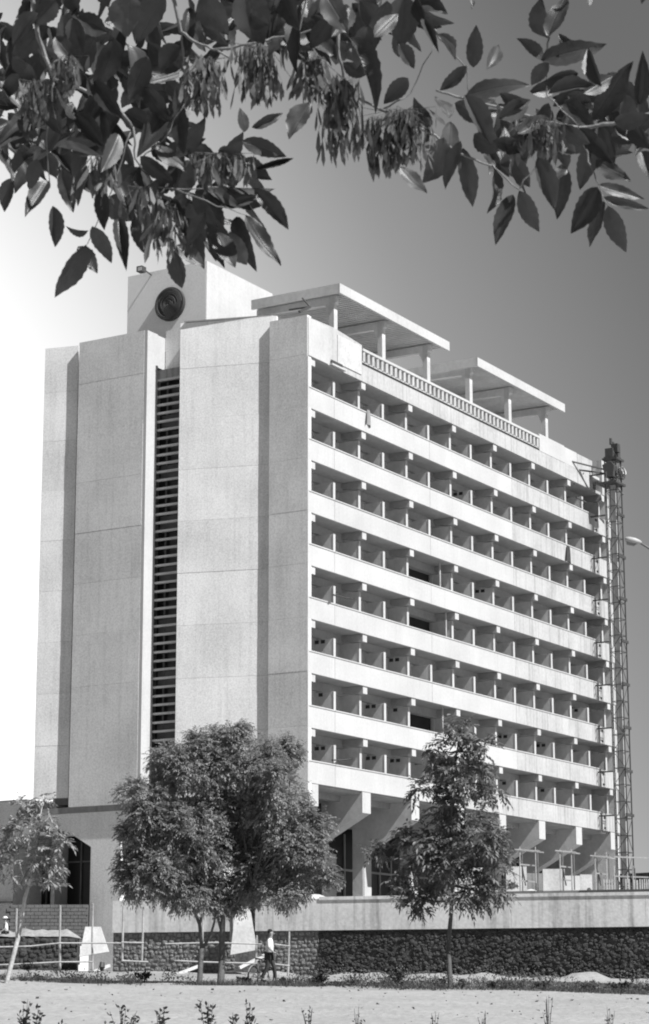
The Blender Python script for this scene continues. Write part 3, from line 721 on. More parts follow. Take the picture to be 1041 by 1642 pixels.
# ================================================================== HOIST MAST
hb = pl(1003, 1400, 1, -1.6); HD = hb.x
HM = thing('hoist_mast', (hb.x, hb.y, 4.6), 'tall lattice builders hoist standing at the right end of the balconies', 'hoist')
mx, my, hw = hb.x, hb.y, 0.43
ztop = pl(985, 735, 1, -1.6).z
chm = MB().box(-0.035, 0.035, -0.035, 0.035, 0, ztop-4.6).mesh('mast_leg', M['iron'])
for i in (-1, 1):
    for j in (-1, 1): link('mast_leg', chm, HM, (i*hw, j*hw, 0))
nz = int((ztop-4.6)/1.15)
brm = [MB().bar((-hw, -hw-0.01, 0), (hw, -hw-0.01, 1.15), 0.03).mesh('brace', M['iron']), MB().bar((hw, -hw-0.01, 0), (-hw, -hw-0.01, 1.15), 0.03).mesh('brace', M['iron']),
       MB().bar((-hw-0.01, -hw, 0), (-hw-0.01, hw, 1.15), 0.03).mesh('brace', M['iron']), MB().bar((-hw-0.01, hw, 0), (-hw-0.01, -hw, 1.15), 0.03).mesh('brace', M['iron'])]
hrm = MB().bar((-hw, -hw, 0), (hw, -hw, 0), 0.04).bar((-hw, -hw, 0), (-hw, hw, 0), 0.04).bar((hw, -hw, 0), (hw, hw, 0), 0.04).bar((-hw, hw, 0), (hw, hw, 0), 0.04).mesh('cross_ring', M['iron'])
for i in range(nz):
    link('brace', brm[i % 2], HM, (0, 0, i*1.15)); link('brace', brm[2+i % 2], HM, (0, 0, i*1.15)); link('cross_ring', hrm, HM, (0, 0, i*1.15))
part('guide_column', MB().box(mx-0.42, mx-0.12, my-0.3, my+0.05, 4.7, ztop-0.4), M['frame'], HM)
part('guide_rail', MB().box(mx+0.15, mx+0.22, my-0.1, my+0.02, 4.7, ztop-0.4), M['steel'], HM)
for k in range(9):
    z = bandtop(k)-0.4
    part('wall_tie', MB().box(mx-0.66, mx+0.55, my-0.55, my-0.45, z, z+0.2).bar((mx-0.5, my+0.4, z+0.1), (mx-0.5, -0.01, z+0.1), 0.09), M['iron'], HM)
# ladder strip on the building side
lm = MB().bar((-0.95, 0.1, 0), (-0.95, 0.1, ztop-6), 0.05).bar((-0.7, 0.35, 0), (-0.7, 0.35, ztop-6), 0.05)
for i in range(60): lm.bar((-0.95, 0.1, i*0.5), (-0.7, 0.35, i*0.5), 0.04)
link('ladder', lm.mesh('ladder', M['steel']), HM, (0, 0, 0.2))
# head machinery
hz_ = ztop
part('head_platform', MB().box(mx-1.1, mx+0.6, my-0.7, my+0.8, hz_-2.1, hz_-1.95), M['iron'], HM)
part('top_plate', MB().box(mx-0.7, mx+0.6, my-0.62, my+0.5, hz_-0.3, hz_-0.15), M['iron'], HM)
part('winch_drum', MB().tube([(mx-0.5, my, hz_+0.2), (mx+0.4, my, hz_+0.2)], 0.33, 12).box(mx-0.62, mx-0.5, my-0.3, my+0.3, hz_-0.15, hz_+0.55), M['iron'], HM)
part('motor', MB().box(mx-0.35, mx+0.15, my-0.55, my-0.1, hz_+0.3, hz_+0.9).box(mx+0.2, mx+0.62, my-0.35, my+0.3, hz_-0.1, hz_+0.7).tube([(mx-0.2, my, hz_+0.9), (mx-0.2, my, hz_+1.35)], 0.11, 8).tube([(mx+0.12, my, hz_+0.8), (mx+0.12, my, hz_+1.15)], 0.14, 8), M['iron'], HM)
wh = MB(); c0 = Vector((mx, my-0.72, hz_-1.25))
wh.tube([c0+Vector((math.cos(t*math.pi/10)*0.42, 0, math.sin(t*math.pi/10)*0.42)) for t in range(21)], 0.05, 5)
for t in range(4): wh.bar(c0-Vector((math.cos(t*.785)*.42, 0, math.sin(t*.785)*.42)), c0+Vector((math.cos(t*.785)*.42, 0, math.sin(t*.785)*.42)), 0.03)
part('pulley_wheel', wh, M['iron'], HM)
part('machine_hood', MB().prism_x([(my-0.4, hz_-1.6), (my+0.2, hz_-1.6), (my+0.4, hz_-0.7), (my-0.2, hz_-0.45), (my-0.5, hz_-0.8)], mx-0.95, mx-0.35), M['iron'], HM)
part('jib', MB().bar((mx-4.2, 0.4, hz_-0.75), (mx+0.3, my, hz_-1.0), 0.09).bar((mx-2.6, 0.3, hz_-1.15), (mx, my, hz_-1.25), 0.1).bar((mx-2.55, 0.3, hz_-1.15), (mx-2.4, 0.3, 36.0), 0.1).bar((mx-2.5, 0.3, hz_-2.2), (mx-1.5, 0, hz_-1.25), 0.08).bar((mx-2.2, 0.3, hz_-3.1), (mx-1.2, 0, hz_-3.3), 0.09), M['iron'], HM)
part('side_tank', MB().tube([(mx+1.15, my-0.3, hz_-0.75), (mx+1.3, my+0.3, hz_-1.0)], [0.35, 0.3], 10), M['frame'], HM)
part('side_platform', MB().bar((mx+0.6, my, hz_-1.15), (mx+1.5, my, hz_-1.4), 0.1).bar((mx+1.5, my, hz_-1.4), (mx+1.6, my, hz_-2.4), 0.05).bar((mx+0.6, my, hz_-2.0), (mx+1.7, my, hz_-2.35), 0.12), M['steel'], HM)

# ================================================================== STREET LAMP
LD = 70.0
hp = dep(1002, 864, LD); he = dep(1029, 870, LD); pb = dep(1072, 898, LD)
SL = thing('street_lamp', gpt(1072, LD), 'grey street lamp whose long head reaches in from the right edge', 'street lamp')
hd = MB(); dd = (he-hp); L_ = dd.length; dd.normalize()
prof = [(-0.02, 0.02), (0.06, 0.09), (0.25, 0.13), (0.6, 0.13), (0.85, 0.09), (1.0, 0.04)]
vs = []; k = 12
sidev = dd.cross(Vector((0, 0, 1))).normalized(); upv = sidev.cross(dd)
for t, r_ in prof:
    for j in range(k):
        a = 2*math.pi*j/k; cc, ss = math.cos(a), math.sin(a)
        vs.append(hp+dd*(L_*t)+sidev*(cc*r_*1.2)+upv*(ss*r_*(0.75 if ss > 0 else 0.95)))
fs = [(i*k+j, i*k+(j+1) % k, (i+1)*k+(j+1) % k, (i+1)*k+j) for i in range(len(prof)-1) for j in range(k)]+[tuple(range(k))[::-1], tuple(range((len(prof)-1)*k, len(prof)*k))]
hd.add(vs, fs); part('lamp_head', hd, M['lamp'], SL, True)
part('lamp_bowl', MB().add([hp+dd*(L_*t)+sidev*x*0.09+upv*(-0.1-b) for t, x, b in ((.12, -1, 0), (.7, -1, 0), (.7, 1, 0), (.12, 1, 0), (.2, -.7, .06), (.6, -.7, .06), (.6, .7, .06), (.2, .7, .06))],
     [(4, 5, 6, 7), (0, 1, 5, 4), (1, 2, 6, 5), (2, 3, 7, 6), (3, 0, 4, 7)]), M['steel'], SL)
bt = gpt(1072, LD); top = Vector((bt.x, bt.y, pb.z-1.2))
part('lamp_arm', MB().tube([he-dd*0.1, he+(pb-he)*0.5+Vector((0, 0, -0.02)), pb, top], [0.035, 0.04, 0.05, 0.06], 8), M['steel'], SL, True)
part('lamp_post', MB().tube([bt, top], [0.11, 0.065], 10), M['steel'], SL, True)

# ================================================================== ON THE PODIUM (right)
PD = 96.5
def pbx(name, x0, x1, y0, y1, D, depth, m, lab, cat, **k):
    zt_, zb_ = dep(0.5*(x0+x1), y0, D).z, max(4.62, dep(0.5*(x0+x1), y1, D).z)
    kk = D*math.cos(PIT)
    mb = boxl(MB(), (x0-CX)/FPX*D, (x1-CX)/FPX*D, D, D+depth, zb_, zt_) if True else None
    P = gp(D, (0.5*(x0+x1)-CX)/FPX*D); return single(name, mb, m, (P.x, P.y, zb_), lab, cat, **k)
def px_box(x0, x1, y0, y1, D, depth, zb_=4.62):
    a = dep(x0, (y0+y1)/2, D); b = dep(x1, (y0+y1)/2, D); zt_ = dep((x0+x1)/2, y0, D).z; mb = MB(); bk = fh*depth
    vs = [Vector((p.x, p.y, z)) for z in (zb_, zt_) for p in (a, b, b+bk, a+bk)]
    mb.add(vs, [(3, 2, 1, 0), (4, 5, 6, 7), (0, 1, 5, 4), (1, 2, 6, 5), (2, 3, 7, 6), (3, 0, 4, 7)]); return mb, Vector((a.x, a.y, zb_))
for x0, x1, y0, lab in ((812, 845, 1389, 'white rendered wall block under the brackets, nearer the right tree'), (871, 906, 1393, 'white rendered wall block under the brackets, second from the right tree'), (735, 775, 1391, 'white rendered wall block showing through the right tree')):
    mb, P = px_box(x0, x1, y0, 1438, 128, 0.4); single('wall_block', mb, M['lime'], P, lab, 'wall')
for x0, x1, y0, m_, lab in ((845, 871, 1400, 'concrete', 'grey wall between the two white blocks under the brackets'), (906, 931, 1404, 'inner', 'grey wall right of the white blocks under the brackets'), (931, 950, 1402, 'lime', 'narrow pale wall near the foot of the last bracket')):
    mb, P = px_box(x0, x1, y0, 1438, 129, 0.4); single('wall_block', mb, M[m_], P, lab, 'wall')
# stacked pale slats / railing panels
def slat_panel(x0, x1, y0, n_, lab, skip=()):
    a = dep(x0, 1440, PD+6); T = thing('slat_panel', (a.x, a.y, 4.62), lab, 'railing panel', 'slatted railing panels stored on the podium')
    for i in range(n_):
        if i in skip: continue
        x = x0+(x1-x0)*i/(n_-1); wv = (x1-x0)/(n_-1)*0.5
        mb, P = px_box(x, x+wv, y0+random.uniform(0, 1.5), 1440, PD+6, 0.08); part('slat', mb, M['pole'], T)
    mb, P = px_box(x0, x1, y0+7, y0+9, PD+6.1, 0.05, zb_=zat(y0+10, PD+6)); part('rail', mb, M['pole'], T)
slat_panel(968, 985, 1409, 5, 'white slatted panel standing just left of the hoist foot')
slat_panel(1003, 1008, 1409, 2, 'narrow two slat panel standing right of the hoist foot')
slat_panel(1016, 1021, 1410, 2, 'white slats half hidden between the hoist and the edge')
slat_panel(1026, 1044, 1409, 6, 'white slatted panel at the right edge of the podium')
# tube scaffolds
def scaffold(xs, ytop, ybot, ydeck, D, lab, deck=True, low=None):
    a = dep(xs[0], 1440, D); T = thing('scaffold', (a.x, a.y, 4.6), lab, 'scaffold', 'light scaffolds standing on the podium')
    for x in xs:
        part('upright', MB().tube([Vector((dep(x, ytop, D).x, dep(x, ytop, D).y, 4.6)), dep(x+random.uniform(-.7, .7), ytop, D)], 0.035, 5), M['board'], T)
        b = dep(x+4, ytop+4, D+1.4); part('upright', MB().tube([Vector((b.x, b.y, 4.6)), b], 0.035, 5), M['steel'], T)
    x0, x1 = xs[0]-8, xs[-1]+8
    if deck:
        part('deck_board', MB().bar(dep(x0, ydeck, D), dep(x1, ydeck+3, D), 0.22, 0.06), M['board'], T)
        part('deck_board', MB().bar(dep(x0+3, ydeck+1, D+0.8), dep(x1+6, ydeck+5, D+0.8), 0.22, 0.06), M['board'], T)
    for yy in (low or []):
        part('ledger', MB().bar(dep(xs[0], yy, D), dep(xs[-1], yy+2, D), 0.07), M['board'], T)
    part('diagonal', MB().bar(dep(xs[0], ydeck+4, D), dep(xs[0]+10, 1420, D+0.1), 0.05), M['steel'], T)
scaffold([833, 858], 1358, 1440, 1362, 110, 'light scaffold of poles and planks just right of the right tree', low=[1386, 1412])
scaffold([898, 916], 1362, 1440, 1364, 109, 'light scaffold with plank deck below the second last bracket', low=[1389, 1410])
scaffold([954, 972], 1366, 1440, 1372, 111, 'light scaffold with plank deck below the last bracket', low=[1400])
scaffold([985, 1014, 1046], 1388, 1440, 1392, 108, 'low scaffold rails around the foot of the hoist', deck=False, low=[1374, 1405, 1430])
def heap_thing(x, y, D, r_, h_, m, lab, cat='heap', seed=0):
    c = dep(x, y, D); c.z = max(4.6, c.z-h_*0.5) if D > 94 else c.z
    mb = MB(); k, rn = 14, 5; vs = [c+Vector((0, 0, h_))]
    for i in range(1, rn+1):
        for j in range(k):
            a = 2*math.pi*j/k; q = r_*i/rn*(1+0.2*noise.noise(Vector((j*.8, i, seed)))); vs.append(c+Vector((math.cos(a)*q, math.sin(a)*q, h_*(1-(i/rn)**1.3)*(1+0.3*noise.noise(Vector((j, i*1.3, seed)))))))
    fs = [(0, 1+j, 1+(j+1) % k) for j in range(k)]+[(1+(i-1)*k+j, 1+i*k+j, 1+i*k+(j+1) % k, 1+(i-1)*k+(j+1) % k) for i in range(1, rn) for j in range(k)]
    mb.add(vs, fs); return single('rubble_heap', mb, m, c, lab, cat, smooth=True)
heap_thing(925, 1434, 105, 1.3, 0.45, M['lime'], 'pale heap of mortar right of the white wall blocks')
heap_thing(852, 1434, 104, 0.9, 0.5, M['lime'], 'pale heap of mortar between the white wall blocks', seed=3)
heap_thing(945, 1435, 104, 0.4, 0.7, M['iron'], 'small dark heap beside the pale mortar', seed=5)
heap_thing(505, 1440, 98, 1.0, 0.35, M['lime'], 'small pale heap on the podium edge at the right end of the big tree', seed=9)
# timber lying along the podium edge
for i, (x0, x1, y, r_, lab) in enumerate(((800, 1000, 1440, 0.07, 'long dark beam lying along the podium edge'), (930, 1100, 1443, 0.07, 'dark beam along the podium edge at right'), (790, 860, 1436, 0.05, 'crooked dark timber near the right tree'))):
    board_thing(wp(wall_s(x0), -0.12-0.12*(i != 1), ZT+0.075), wp(wall_s(x1), -0.2+0.1*(i == 2), ZT+0.09), 0.11, 0.1, M['steel'] if i != 1 else M['iron'], lab, 'beam', 'timber_beam')

# far low building behind at right
fb = MB(); P0_ = dep(990, 1405, 210); P1_ = dep(1200, 1405, 200); P0_.z = 0; P1_.z = 0
zt_ = dep(1030, 1397, 205).z
F = thing('far_building', (P0_.x, P0_.y, 0), 'low dark roofed building beyond the hoist at the right edge', 'building')
bk = fh*14
part('wall', MB().prism([(P0_.x, P0_.y), (P1_.x, P1_.y), (P1_.x+bk.x, P1_.y+bk.y), (P0_.x+bk.x, P0_.y+bk.y)], 0, zt_-0.8), M['far'], F)
bb = fh*-0.8
part('roof', MB().prism([(P0_.x+bb.x, P0_.y+bb.y), (P1_.x+bb.x, P1_.y+bb.y), (P1_.x+bk.x, P1_.y+bk.y), (P0_.x+bk.x, P0_.y+bk.y)], zt_-0.79, zt_), M['stone'], F)

# ================================================================== TREES
def rvec(rnd):
    while True:
        v = Vector((rnd.uniform(-1, 1), rnd.uniform(-1, 1), rnd.uniform(-1, 1)))
        if 0.05 < v.length < 1: return v.normalized()
def compound(mb, P, d, L, rnd, lw_, droop=0.5, n=4):
    d = d.normalized(); side = d.cross(Vector((0, 0, 1)))
    if side.length < 0.1: side = Vector((1, 0, 0))
    side.normalize(); side = (side+rvec(rnd)*0.5).normalized()
    for i in range(n+1):
        t = (i+0.6)/(n+0.6); base = P+d*(L*t)+Vector((0, 0, -droop*L*t*t))
        for sgn in ((-1, 1) if i < n else (0,)):
            dl = (d*0.55+side*sgn*0.9+Vector((0, 0, -0.25-droop*0.6*t))+rvec(rnd)*0.25).normalized()
            wv = dl.cross(rvec(rnd)*0.6+Vector((0, 0, 1))).normalized()*lw_*0.5; ll = lw_*rnd.uniform(2.0, 2.8)
            o_ = len(mb.v)
            mb.v += [tuple(base), tuple(base+dl*ll*0.45+wv), tuple(base+dl*ll+Vector((0, 0, -0.15*ll))), tuple(base+dl*ll*0.45-wv)]
            mb.f.append((o_, o_+1, o_+2, o_+3)); mb.mi.append(0)
def tree(base, trunks, clusters, nleaf, lab, lm_, bark, seed, lw_=0.043, L=0.27, droop=0.28, r0=0.11):
    rnd = random.Random(seed); T = thing('leafy_tree', base, lab, 'tree')
    tb = MB(); ends = []; cand = []
    for path, r_a, r_b in trunks:
        n_ = len(path); tb.tube(path, [r_a+(r_b-r_a)*i/(n_-1) for i in range(n_)], 8); ends.append(path[-1]); cand += [Vector(a).lerp(Vector(b), q/4) for a, b in zip(path, path[1:]) for q in range(5)]
    part('trunk', tb, M[bark], T, True)
    lim = MB(); cr_ = MB(); tot = sum(c[1].x*c[1].y*c[1].z for c in clusters)**1.0
    zcut = min(c[0].z-c[1].z for c in clusters)+0.4; cand = [p for p in cand if p.z > zcut-0.6] or ends
    vol = [(c[1].x*c[1].y*c[1].z)**0.72 for c in clusters]; tv = sum(vol)
    for (c, rad), v_ in zip(clusters, vol):
        e = min(cand, key=lambda p: (p-c).length+(3 if p.z > c.z+0.1 else 0)); mid = e.lerp(c, 0.5)+rvec(rnd)*0.15*(c-e).length
        lim.tube([e, mid, c], [0.045, 0.03, 0.014], 5)
        subs = []
        for q in range(9):
            s_ = rvec(rnd); s_ = Vector((s_.x*rad.x, s_.y*rad.y, s_.z*rad.z))*0.72; subs.append(c+s_)
            lim.tube([c, c+s_*0.5+rvec(rnd)*0.05, c+s_], [0.014, 0.01, 0.005], 4)
        for q in range(int(nleaf*v_/tv)):
            d = rvec(rnd); rr_ = rnd.random()**0.45
            if rnd.random() < 0.55:
                sb = rnd.choice(subs); P = sb+Vector((d.x*rad.x, d.y*rad.y, d.z*rad.z))*0.42*rnd.random()**0.5
            else: P = c+Vector((d.x*rad.x, d.y*rad.y, d.z*rad.z))*rr_
            if noise.noise(P*1.6+Vector((seed, 0, 0))) < -0.22: continue
            out = (P-c); out = Vector((out.x/rad.x, out.y/rad.y, out.z/rad.z))
            compound(cr_, P, out+rvec(rnd)*0.8+Vector((0, 0, 0.1)), L*rnd.uniform(0.6, 1.2), rnd, lw_, droop)
    part('limbs', lim, M[bark], T, True)
    part('crown', cr_, M[lm_], T, kind='stuff')
    return T
def cl(x, y, rx, ry, D, rd=None):                       # crown cluster: picture centre and half sizes -> metres
    k = D/FPX; c = dep(x, y, D); r1, r2 = rx*k, ry*k; rd_ = rd or (rx+ry)/2*k
    return (c, Vector((r1*0.95, rd_*0.95, r2)))
TD = 66.0
b1 = gpt(323, TD); b2 = gpt(356, TD)
D1 = TD
tree(b1, [([b1-Vector((0, 0, .1)), dep(322, 1540, TD), dep(324, 1520, TD)], 0.085, 0.075), ([dep(324, 1520, TD), dep(320, 1482, TD), dep(312, 1462, TD), dep(300, 1430, TD)], 0.06, 0.035), ([dep(324, 1522, TD), dep(338, 1500, TD), dep(344, 1478, TD), dep(350, 1440, TD)], 0.05, 0.03), ([dep(320, 1482, TD), dep(326, 1462, TD), dep(328, 1420, TD)], 0.045, 0.03)],
     [cl(245, 1290, 48, 45, D1), cl(300, 1230, 55, 45, D1+.5), cl(228, 1345, 42, 38, D1+.3), cl(250, 1400, 50, 42, D1-.5), cl(310, 1340, 60, 60, D1), cl(300, 1420, 52, 40, D1), cl(210, 1275, 28, 26, D1-1), cl(340, 1195, 55, 28, D1+1), cl(205, 1390, 24, 22, D1+.4), cl(345, 1290, 40, 50, D1+.8), cl(340, 1385, 36, 40, D1+.4), cl(335, 1435, 34, 24, D1), cl(345, 1230, 34, 34, D1+.6), cl(270, 1215, 36, 30, D1+.2), cl(215, 1420, 28, 20, D1)],
     11500, 'broad bushy tree with a thin forked trunk, left half of the big double crown', 'leafA', 'bark', 11)
tree(b2, [([b2-Vector((0, 0, .1)), dep(356, 1540, TD), dep(356, 1500, TD), dep(358, 1470, TD), dep(362, 1445, TD)], 0.115, 0.06), ([dep(356, 1495, TD), dep(350, 1475, TD), dep(340, 1440, TD)], 0.05, 0.03), ([dep(358, 1470, TD), dep(378, 1448, TD), dep(405, 1420, TD)], 0.045, 0.025)],
     [cl(400, 1225, 55, 50, D1+1), cl(445, 1290, 55, 55, D1+.6), cl(385, 1320, 60, 65, D1+1.4), cl(470, 1350, 50, 55, D1), cl(410, 1400, 55, 48, D1+.6), cl(495, 1390, 38, 42, D1), cl(365, 1430, 45, 32, D1+1), cl(455, 1210, 26, 30, D1+1.5), cl(470, 1205, 20, 14, D1+1.6), cl(515, 1330, 26, 30, D1+.6), cl(455, 1430, 45, 22, D1-.3), cl(375, 1175, 36, 18, D1+1.2), cl(520, 1415, 18, 24, D1), cl(445, 1250, 40, 34, D1)],
     11500, 'broad bushy tree with a stout dark trunk, right half of the big double crown', 'leafA', 'bark', 12)
TR = 68.0; b3_ = gpt(717, TR)
tree(b3_, [([b3_-Vector((0, 0, .1)), dep(719, 1520, TR), dep(723, 1470, TR), dep(726, 1420, TR), dep(722, 1340, TR), dep(728, 1240, TR), dep(738, 1170, TR)], 0.085, 0.018)],
     [cl(735, 1170, 26, 20, TR), cl(715, 1205, 34, 22, TR), cl(770, 1200, 30, 20, TR), cl(740, 1245, 62, 30, TR), cl(690, 1265, 40, 18, TR), cl(790, 1262, 28, 16, TR), cl(735, 1300, 62, 32, TR+.4), cl(680, 1345, 52, 28, TR), cl(775, 1335, 50, 30, TR-.4), cl(725, 1375, 60, 32, TR), cl(660, 1390, 44, 24, TR+.3), cl(795, 1390, 40, 26, TR), cl(745, 1430, 60, 28, TR), cl(680, 1440, 34, 24, TR), cl(800, 1425, 32, 18, TR), cl(645, 1425, 18, 22, TR-.3), cl(605, 1362, 26, 10, TR)],
     1950, 'slender young tree with dark leaves in front of the balcony brackets', 'leafB', 'bark', 13, lw_=0.075, L=0.36, droop=0.3)
TL = 62.0; b4 = gpt(19, TL)
tree(b4, [([b4-Vector((0, 0, .1)), dep(30, 1500, TL), dep(40, 1440, TL), dep(46, 1420, TL)], 0.075, 0.05), ([dep(46, 1420, TL), dep(56, 1380, TL), dep(62, 1330, TL), dep(70, 1275, TL)], 0.045, 0.012), ([dep(46, 1420, TL), dep(34, 1395, TL), dep(25, 1350, TL)], 0.03, 0.014)],
     [cl(70, 1285, 12, 16, TL), cl(36, 1290, 16, 12, TL), cl(66, 1318, 28, 22, TL), cl(35, 1335, 30, 26, TL), cl(90, 1345, 26, 22, TL), cl(55, 1370, 38, 26, TL), cl(15, 1385, 24, 24, TL), cl(88, 1385, 28, 16, TL), cl(40, 1405, 32, 16, TL), cl(5, 1350, 20, 20, TL), cl(85, 1410, 22, 10, TL)],
     430, 'young tree with a thin pale leaning trunk at the left edge', 'leafC', 'bark_pale', 14, lw_=0.065, L=0.27, droop=0.3)

# ================================================================== WEEDS, GRASS
rnd = random.Random(4)
gm = MB()
def blade(P, h_, wv):
    a = rnd.random()*6.28; b_ = Vector((math.cos(a), math.sin(a), 0)); ln = rvec(rnd); ln.z = 0; tip = P+Vector((0, 0, h_))+ln*h_*0.6
    o_ = len(gm.v); gm.v += [tuple(P-b_*wv), tuple(P+b_*wv), tuple(tip)]; gm.f.append((o_, o_+1, o_+2)); gm.mi.append(0)
for i in range(26000):
    px = rnd.uniform(-30, 1080); D_ = 63.6+abs(rnd.gauss(0, 1))*(2.2 if px < 500 else 6.0)
    if D_ > 80: continue
    s_ = (px-CX)/FPX*D_
    nv = noise.noise(Vector((s_*0.5, D_*0.35, 1)))
    if nv < rnd.gauss(0.3 if px < 470 else (0.12 if px < 780 else -0.12), 0.14): continue
    P = gp(D_, s_); P.z = ground_z(D_, s_)-0.01
    blade(P, rnd.uniform(0.015, 0.09)*(1+max(0, nv)*3.2), 0.013)
tag(link('grass', gm.mesh('grass', M['grass'])), 'dark dry grass along the top of the sandy bank', 'grass', kind='stuff')
lit = MB(); rl_ = random.Random(77)
for i in range(900):
    px = rl_.uniform(-20, 1060); D_ = rl_.uniform(34, 92) if rl_.random() < .5 else rl_.uniform(62, 92); P = gpt(px, D_); q = rl_.uniform(0.02, 0.07)*(1 if D_ > 50 else 0.6)
    lit.add([P+Vector((rl_.uniform(-q, q), rl_.uniform(-q, q), -0.01+(q*0.8 if j_ > 2 else 0))) for j_ in range(6)], [(0, 1, 2), (3, 4, 5), (0, 1, 4, 3), (1, 2, 5, 4), (2, 0, 3, 5)])
tag(link('ground_rubble', lit.mesh('ground_rubble', M['rubble'])), 'small stones and clods scattered over the sandy bank', 'rubble', kind='stuff')
sc_ = MB(); rs = random.Random(31)
for i in range(210):
    px = rs.uniform(-10, 1060); D_ = 64.5+abs(rs.gauss(0, 1))*(3.0 if px < 470 else 6.5)
    if D_ > 86 or (px < 470 and rs.random() < 0.6): continue
    c_ = gpt(px, D_); hh = 0.08+0.34*rs.random()**2.2; ww_ = hh*rs.uniform(0.8, 2.2)
    for j in range(int(30+hh*240)):
        P = c_+Vector((rs.gauss(0, .5)*ww_, rs.gauss(0, .5)*ww_, hh*rs.random())); d = (rvec(rs)+Vector((0, 0, .6))).normalized(); w_ = d.cross(rvec(rs)).normalized()*0.018; ll = rs.uniform(0.05, 0.11)
        o_ = len(sc_.v); sc_.v += [tuple(P), tuple(P+d*ll*.5+w_), tuple(P+d*ll), tuple(P+d*ll*.5-w_)]; sc_.f.append((o_, o_+1, o_+2, o_+3)); sc_.mi.append(0)
tag(link('scrub', sc_.mesh('scrub', M['grass'])), 'low dusty scrub growing along the bank before the podium wall', 'scrub', kind='stuff')
def shrub(x, ytop, ybot, wpx, D, lab, seed, dens=70, on_ground=True, lw_=0.05, name='weed', cat='weed', group=None):
    r_ = random.Random(seed); base = gpt(x, D); 
    if not on_ground: base = gpt(x, D)
    topz = dep(x, ytop, D).z; h_ = max(0.15, topz-base.z); wv = wpx*D/FPX/2
    T = thing(name, base, lab, cat, group); st = MB(); lf = MB()
    for q in range(7):
        a = r_.random()*6.28; sp_ = r_.uniform(0.1, 1)*wv
        e = base+Vector((math.cos(a)*sp_, math.sin(a)*sp_, h_*r_.uniform(0.6, 1)))
        mid = base.lerp(e, 0.5)+Vector((0, 0, 0.1*h_)); st.tube([base, mid, e], [0.009, 0.006, 0.003], 4)
        for j in range(dens//7):
            t = r_.uniform(0.35 if on_ground else 0.45, 1.0); P = (base.lerp(mid, t*2) if t < .5 else mid.lerp(e, t*2-1))
            d = (rvec(r_)+Vector((0, 0, 0.4))).normalized(); ww = d.cross(rvec(r_)).normalized()*lw_*0.5; ll = lw_*r_.uniform(1.4, 2.4)
            o_ = len(lf.v); P = P+rvec(r_)*0.03
            lf.v += [tuple(P), tuple(P+d*ll*.5+ww), tuple(P+d*ll), tuple(P+d*ll*.5-ww)]; lf.f.append((o_, o_+1, o_+2, o_+3)); lf.mi.append(0)
    part('stems', st, M['weed'], T); part('leaves', lf, M['weed'], T, kind='stuff')
GRP = 'weeds sprouting in front of the sandy bank'
for i, (x, yt, wd, lab) in enumerate([(48, 1600, 34, 'leafy weed at the bottom edge, leftmost of the row'), (66, 1612, 40, 'dark weed at the bottom edge below the left tree'), (102, 1622, 46, 'low wide weed at the bottom edge right of the left tree'),
        (205, 1612, 60, 'spreading weed at the bottom edge below the big tree'), (225, 1622, 40, 'low dense weed at the bottom edge left of the forked trunk'), (262, 1612, 44, 'curving weed at the bottom edge just left of the forked trunk'),
        (338, 1606, 28, 'tall single weed at the bottom edge between the two trunks'), (378, 1616, 30, 'sparse weed at the bottom edge under the stout trunk'), (404, 1608, 28, 'sparse twin stem weed at the bottom edge below the bicycle')]):
    shrub(x, yt, 1650, wd, 34.0, lab, 30+i, dens=85, lw_=0.045)
for i, (x, yt, lab) in enumerate([(495, 1603, 'thin bare weed stem at the bottom, left of the middle'), (570, 1612, 'thin dark twig at the bottom below the podium wall'), (868, 1595, 'dark thin weed standing on the pale sand at right'), (690, 1622, 'pale tuft of grass stems at the bottom middle'), (770, 1620, 'pale tuft of grass stems at the bottom right of the middle'), (965, 1610, 'thin weed at the bottom near the right edge')]):
    shrub(x, yt, 1650, 26, 38.0, lab, 60+i, dens=34, lw_=0.03)
for i, (x, yt, wd, lab) in enumerate([(515, 1563, 30, 'dark bushy weed on the bank right of the bicycle'), (505, 1573, 24, 'low dark weed on the bank beside the bushier one'), (632, 1560, 40, 'wide dark weed on the bank left of the right trunk'), (700, 1572, 22, 'small weed at the foot of the right trunk'),
        (735, 1574, 20, 'small weed just right of the right trunk'), (860, 1578, 30, 'dark weed on the bank beside the road at right'), (985, 1574, 44, 'large dark weed on the bank near the right edge'), (1020, 1582, 40, 'dark weed on the bank at the right edge'),
        (236, 1560, 34, 'fallen dark bush on the bank left of the forked trunk'), (55, 1545, 44, 'dark bush at the foot of the left stone wall'), (395, 1570, 30, 'low weed on the bank behind the stout trunk'), (455, 1572, 34, 'low weed on the bank at the walking man feet'), (560, 1575, 24, 'low tuft on the bank between two bushy weeds'), (780, 1577, 30, 'low tuft on the bank right of the right trunk'), (930, 1585, 30, 'low tuft on the bank near the kerb')]):
    shrub(x, yt, 1590, wd, 67.5 if x > 100 else 86.0, lab, 90+i, dens=260, lw_=0.055)

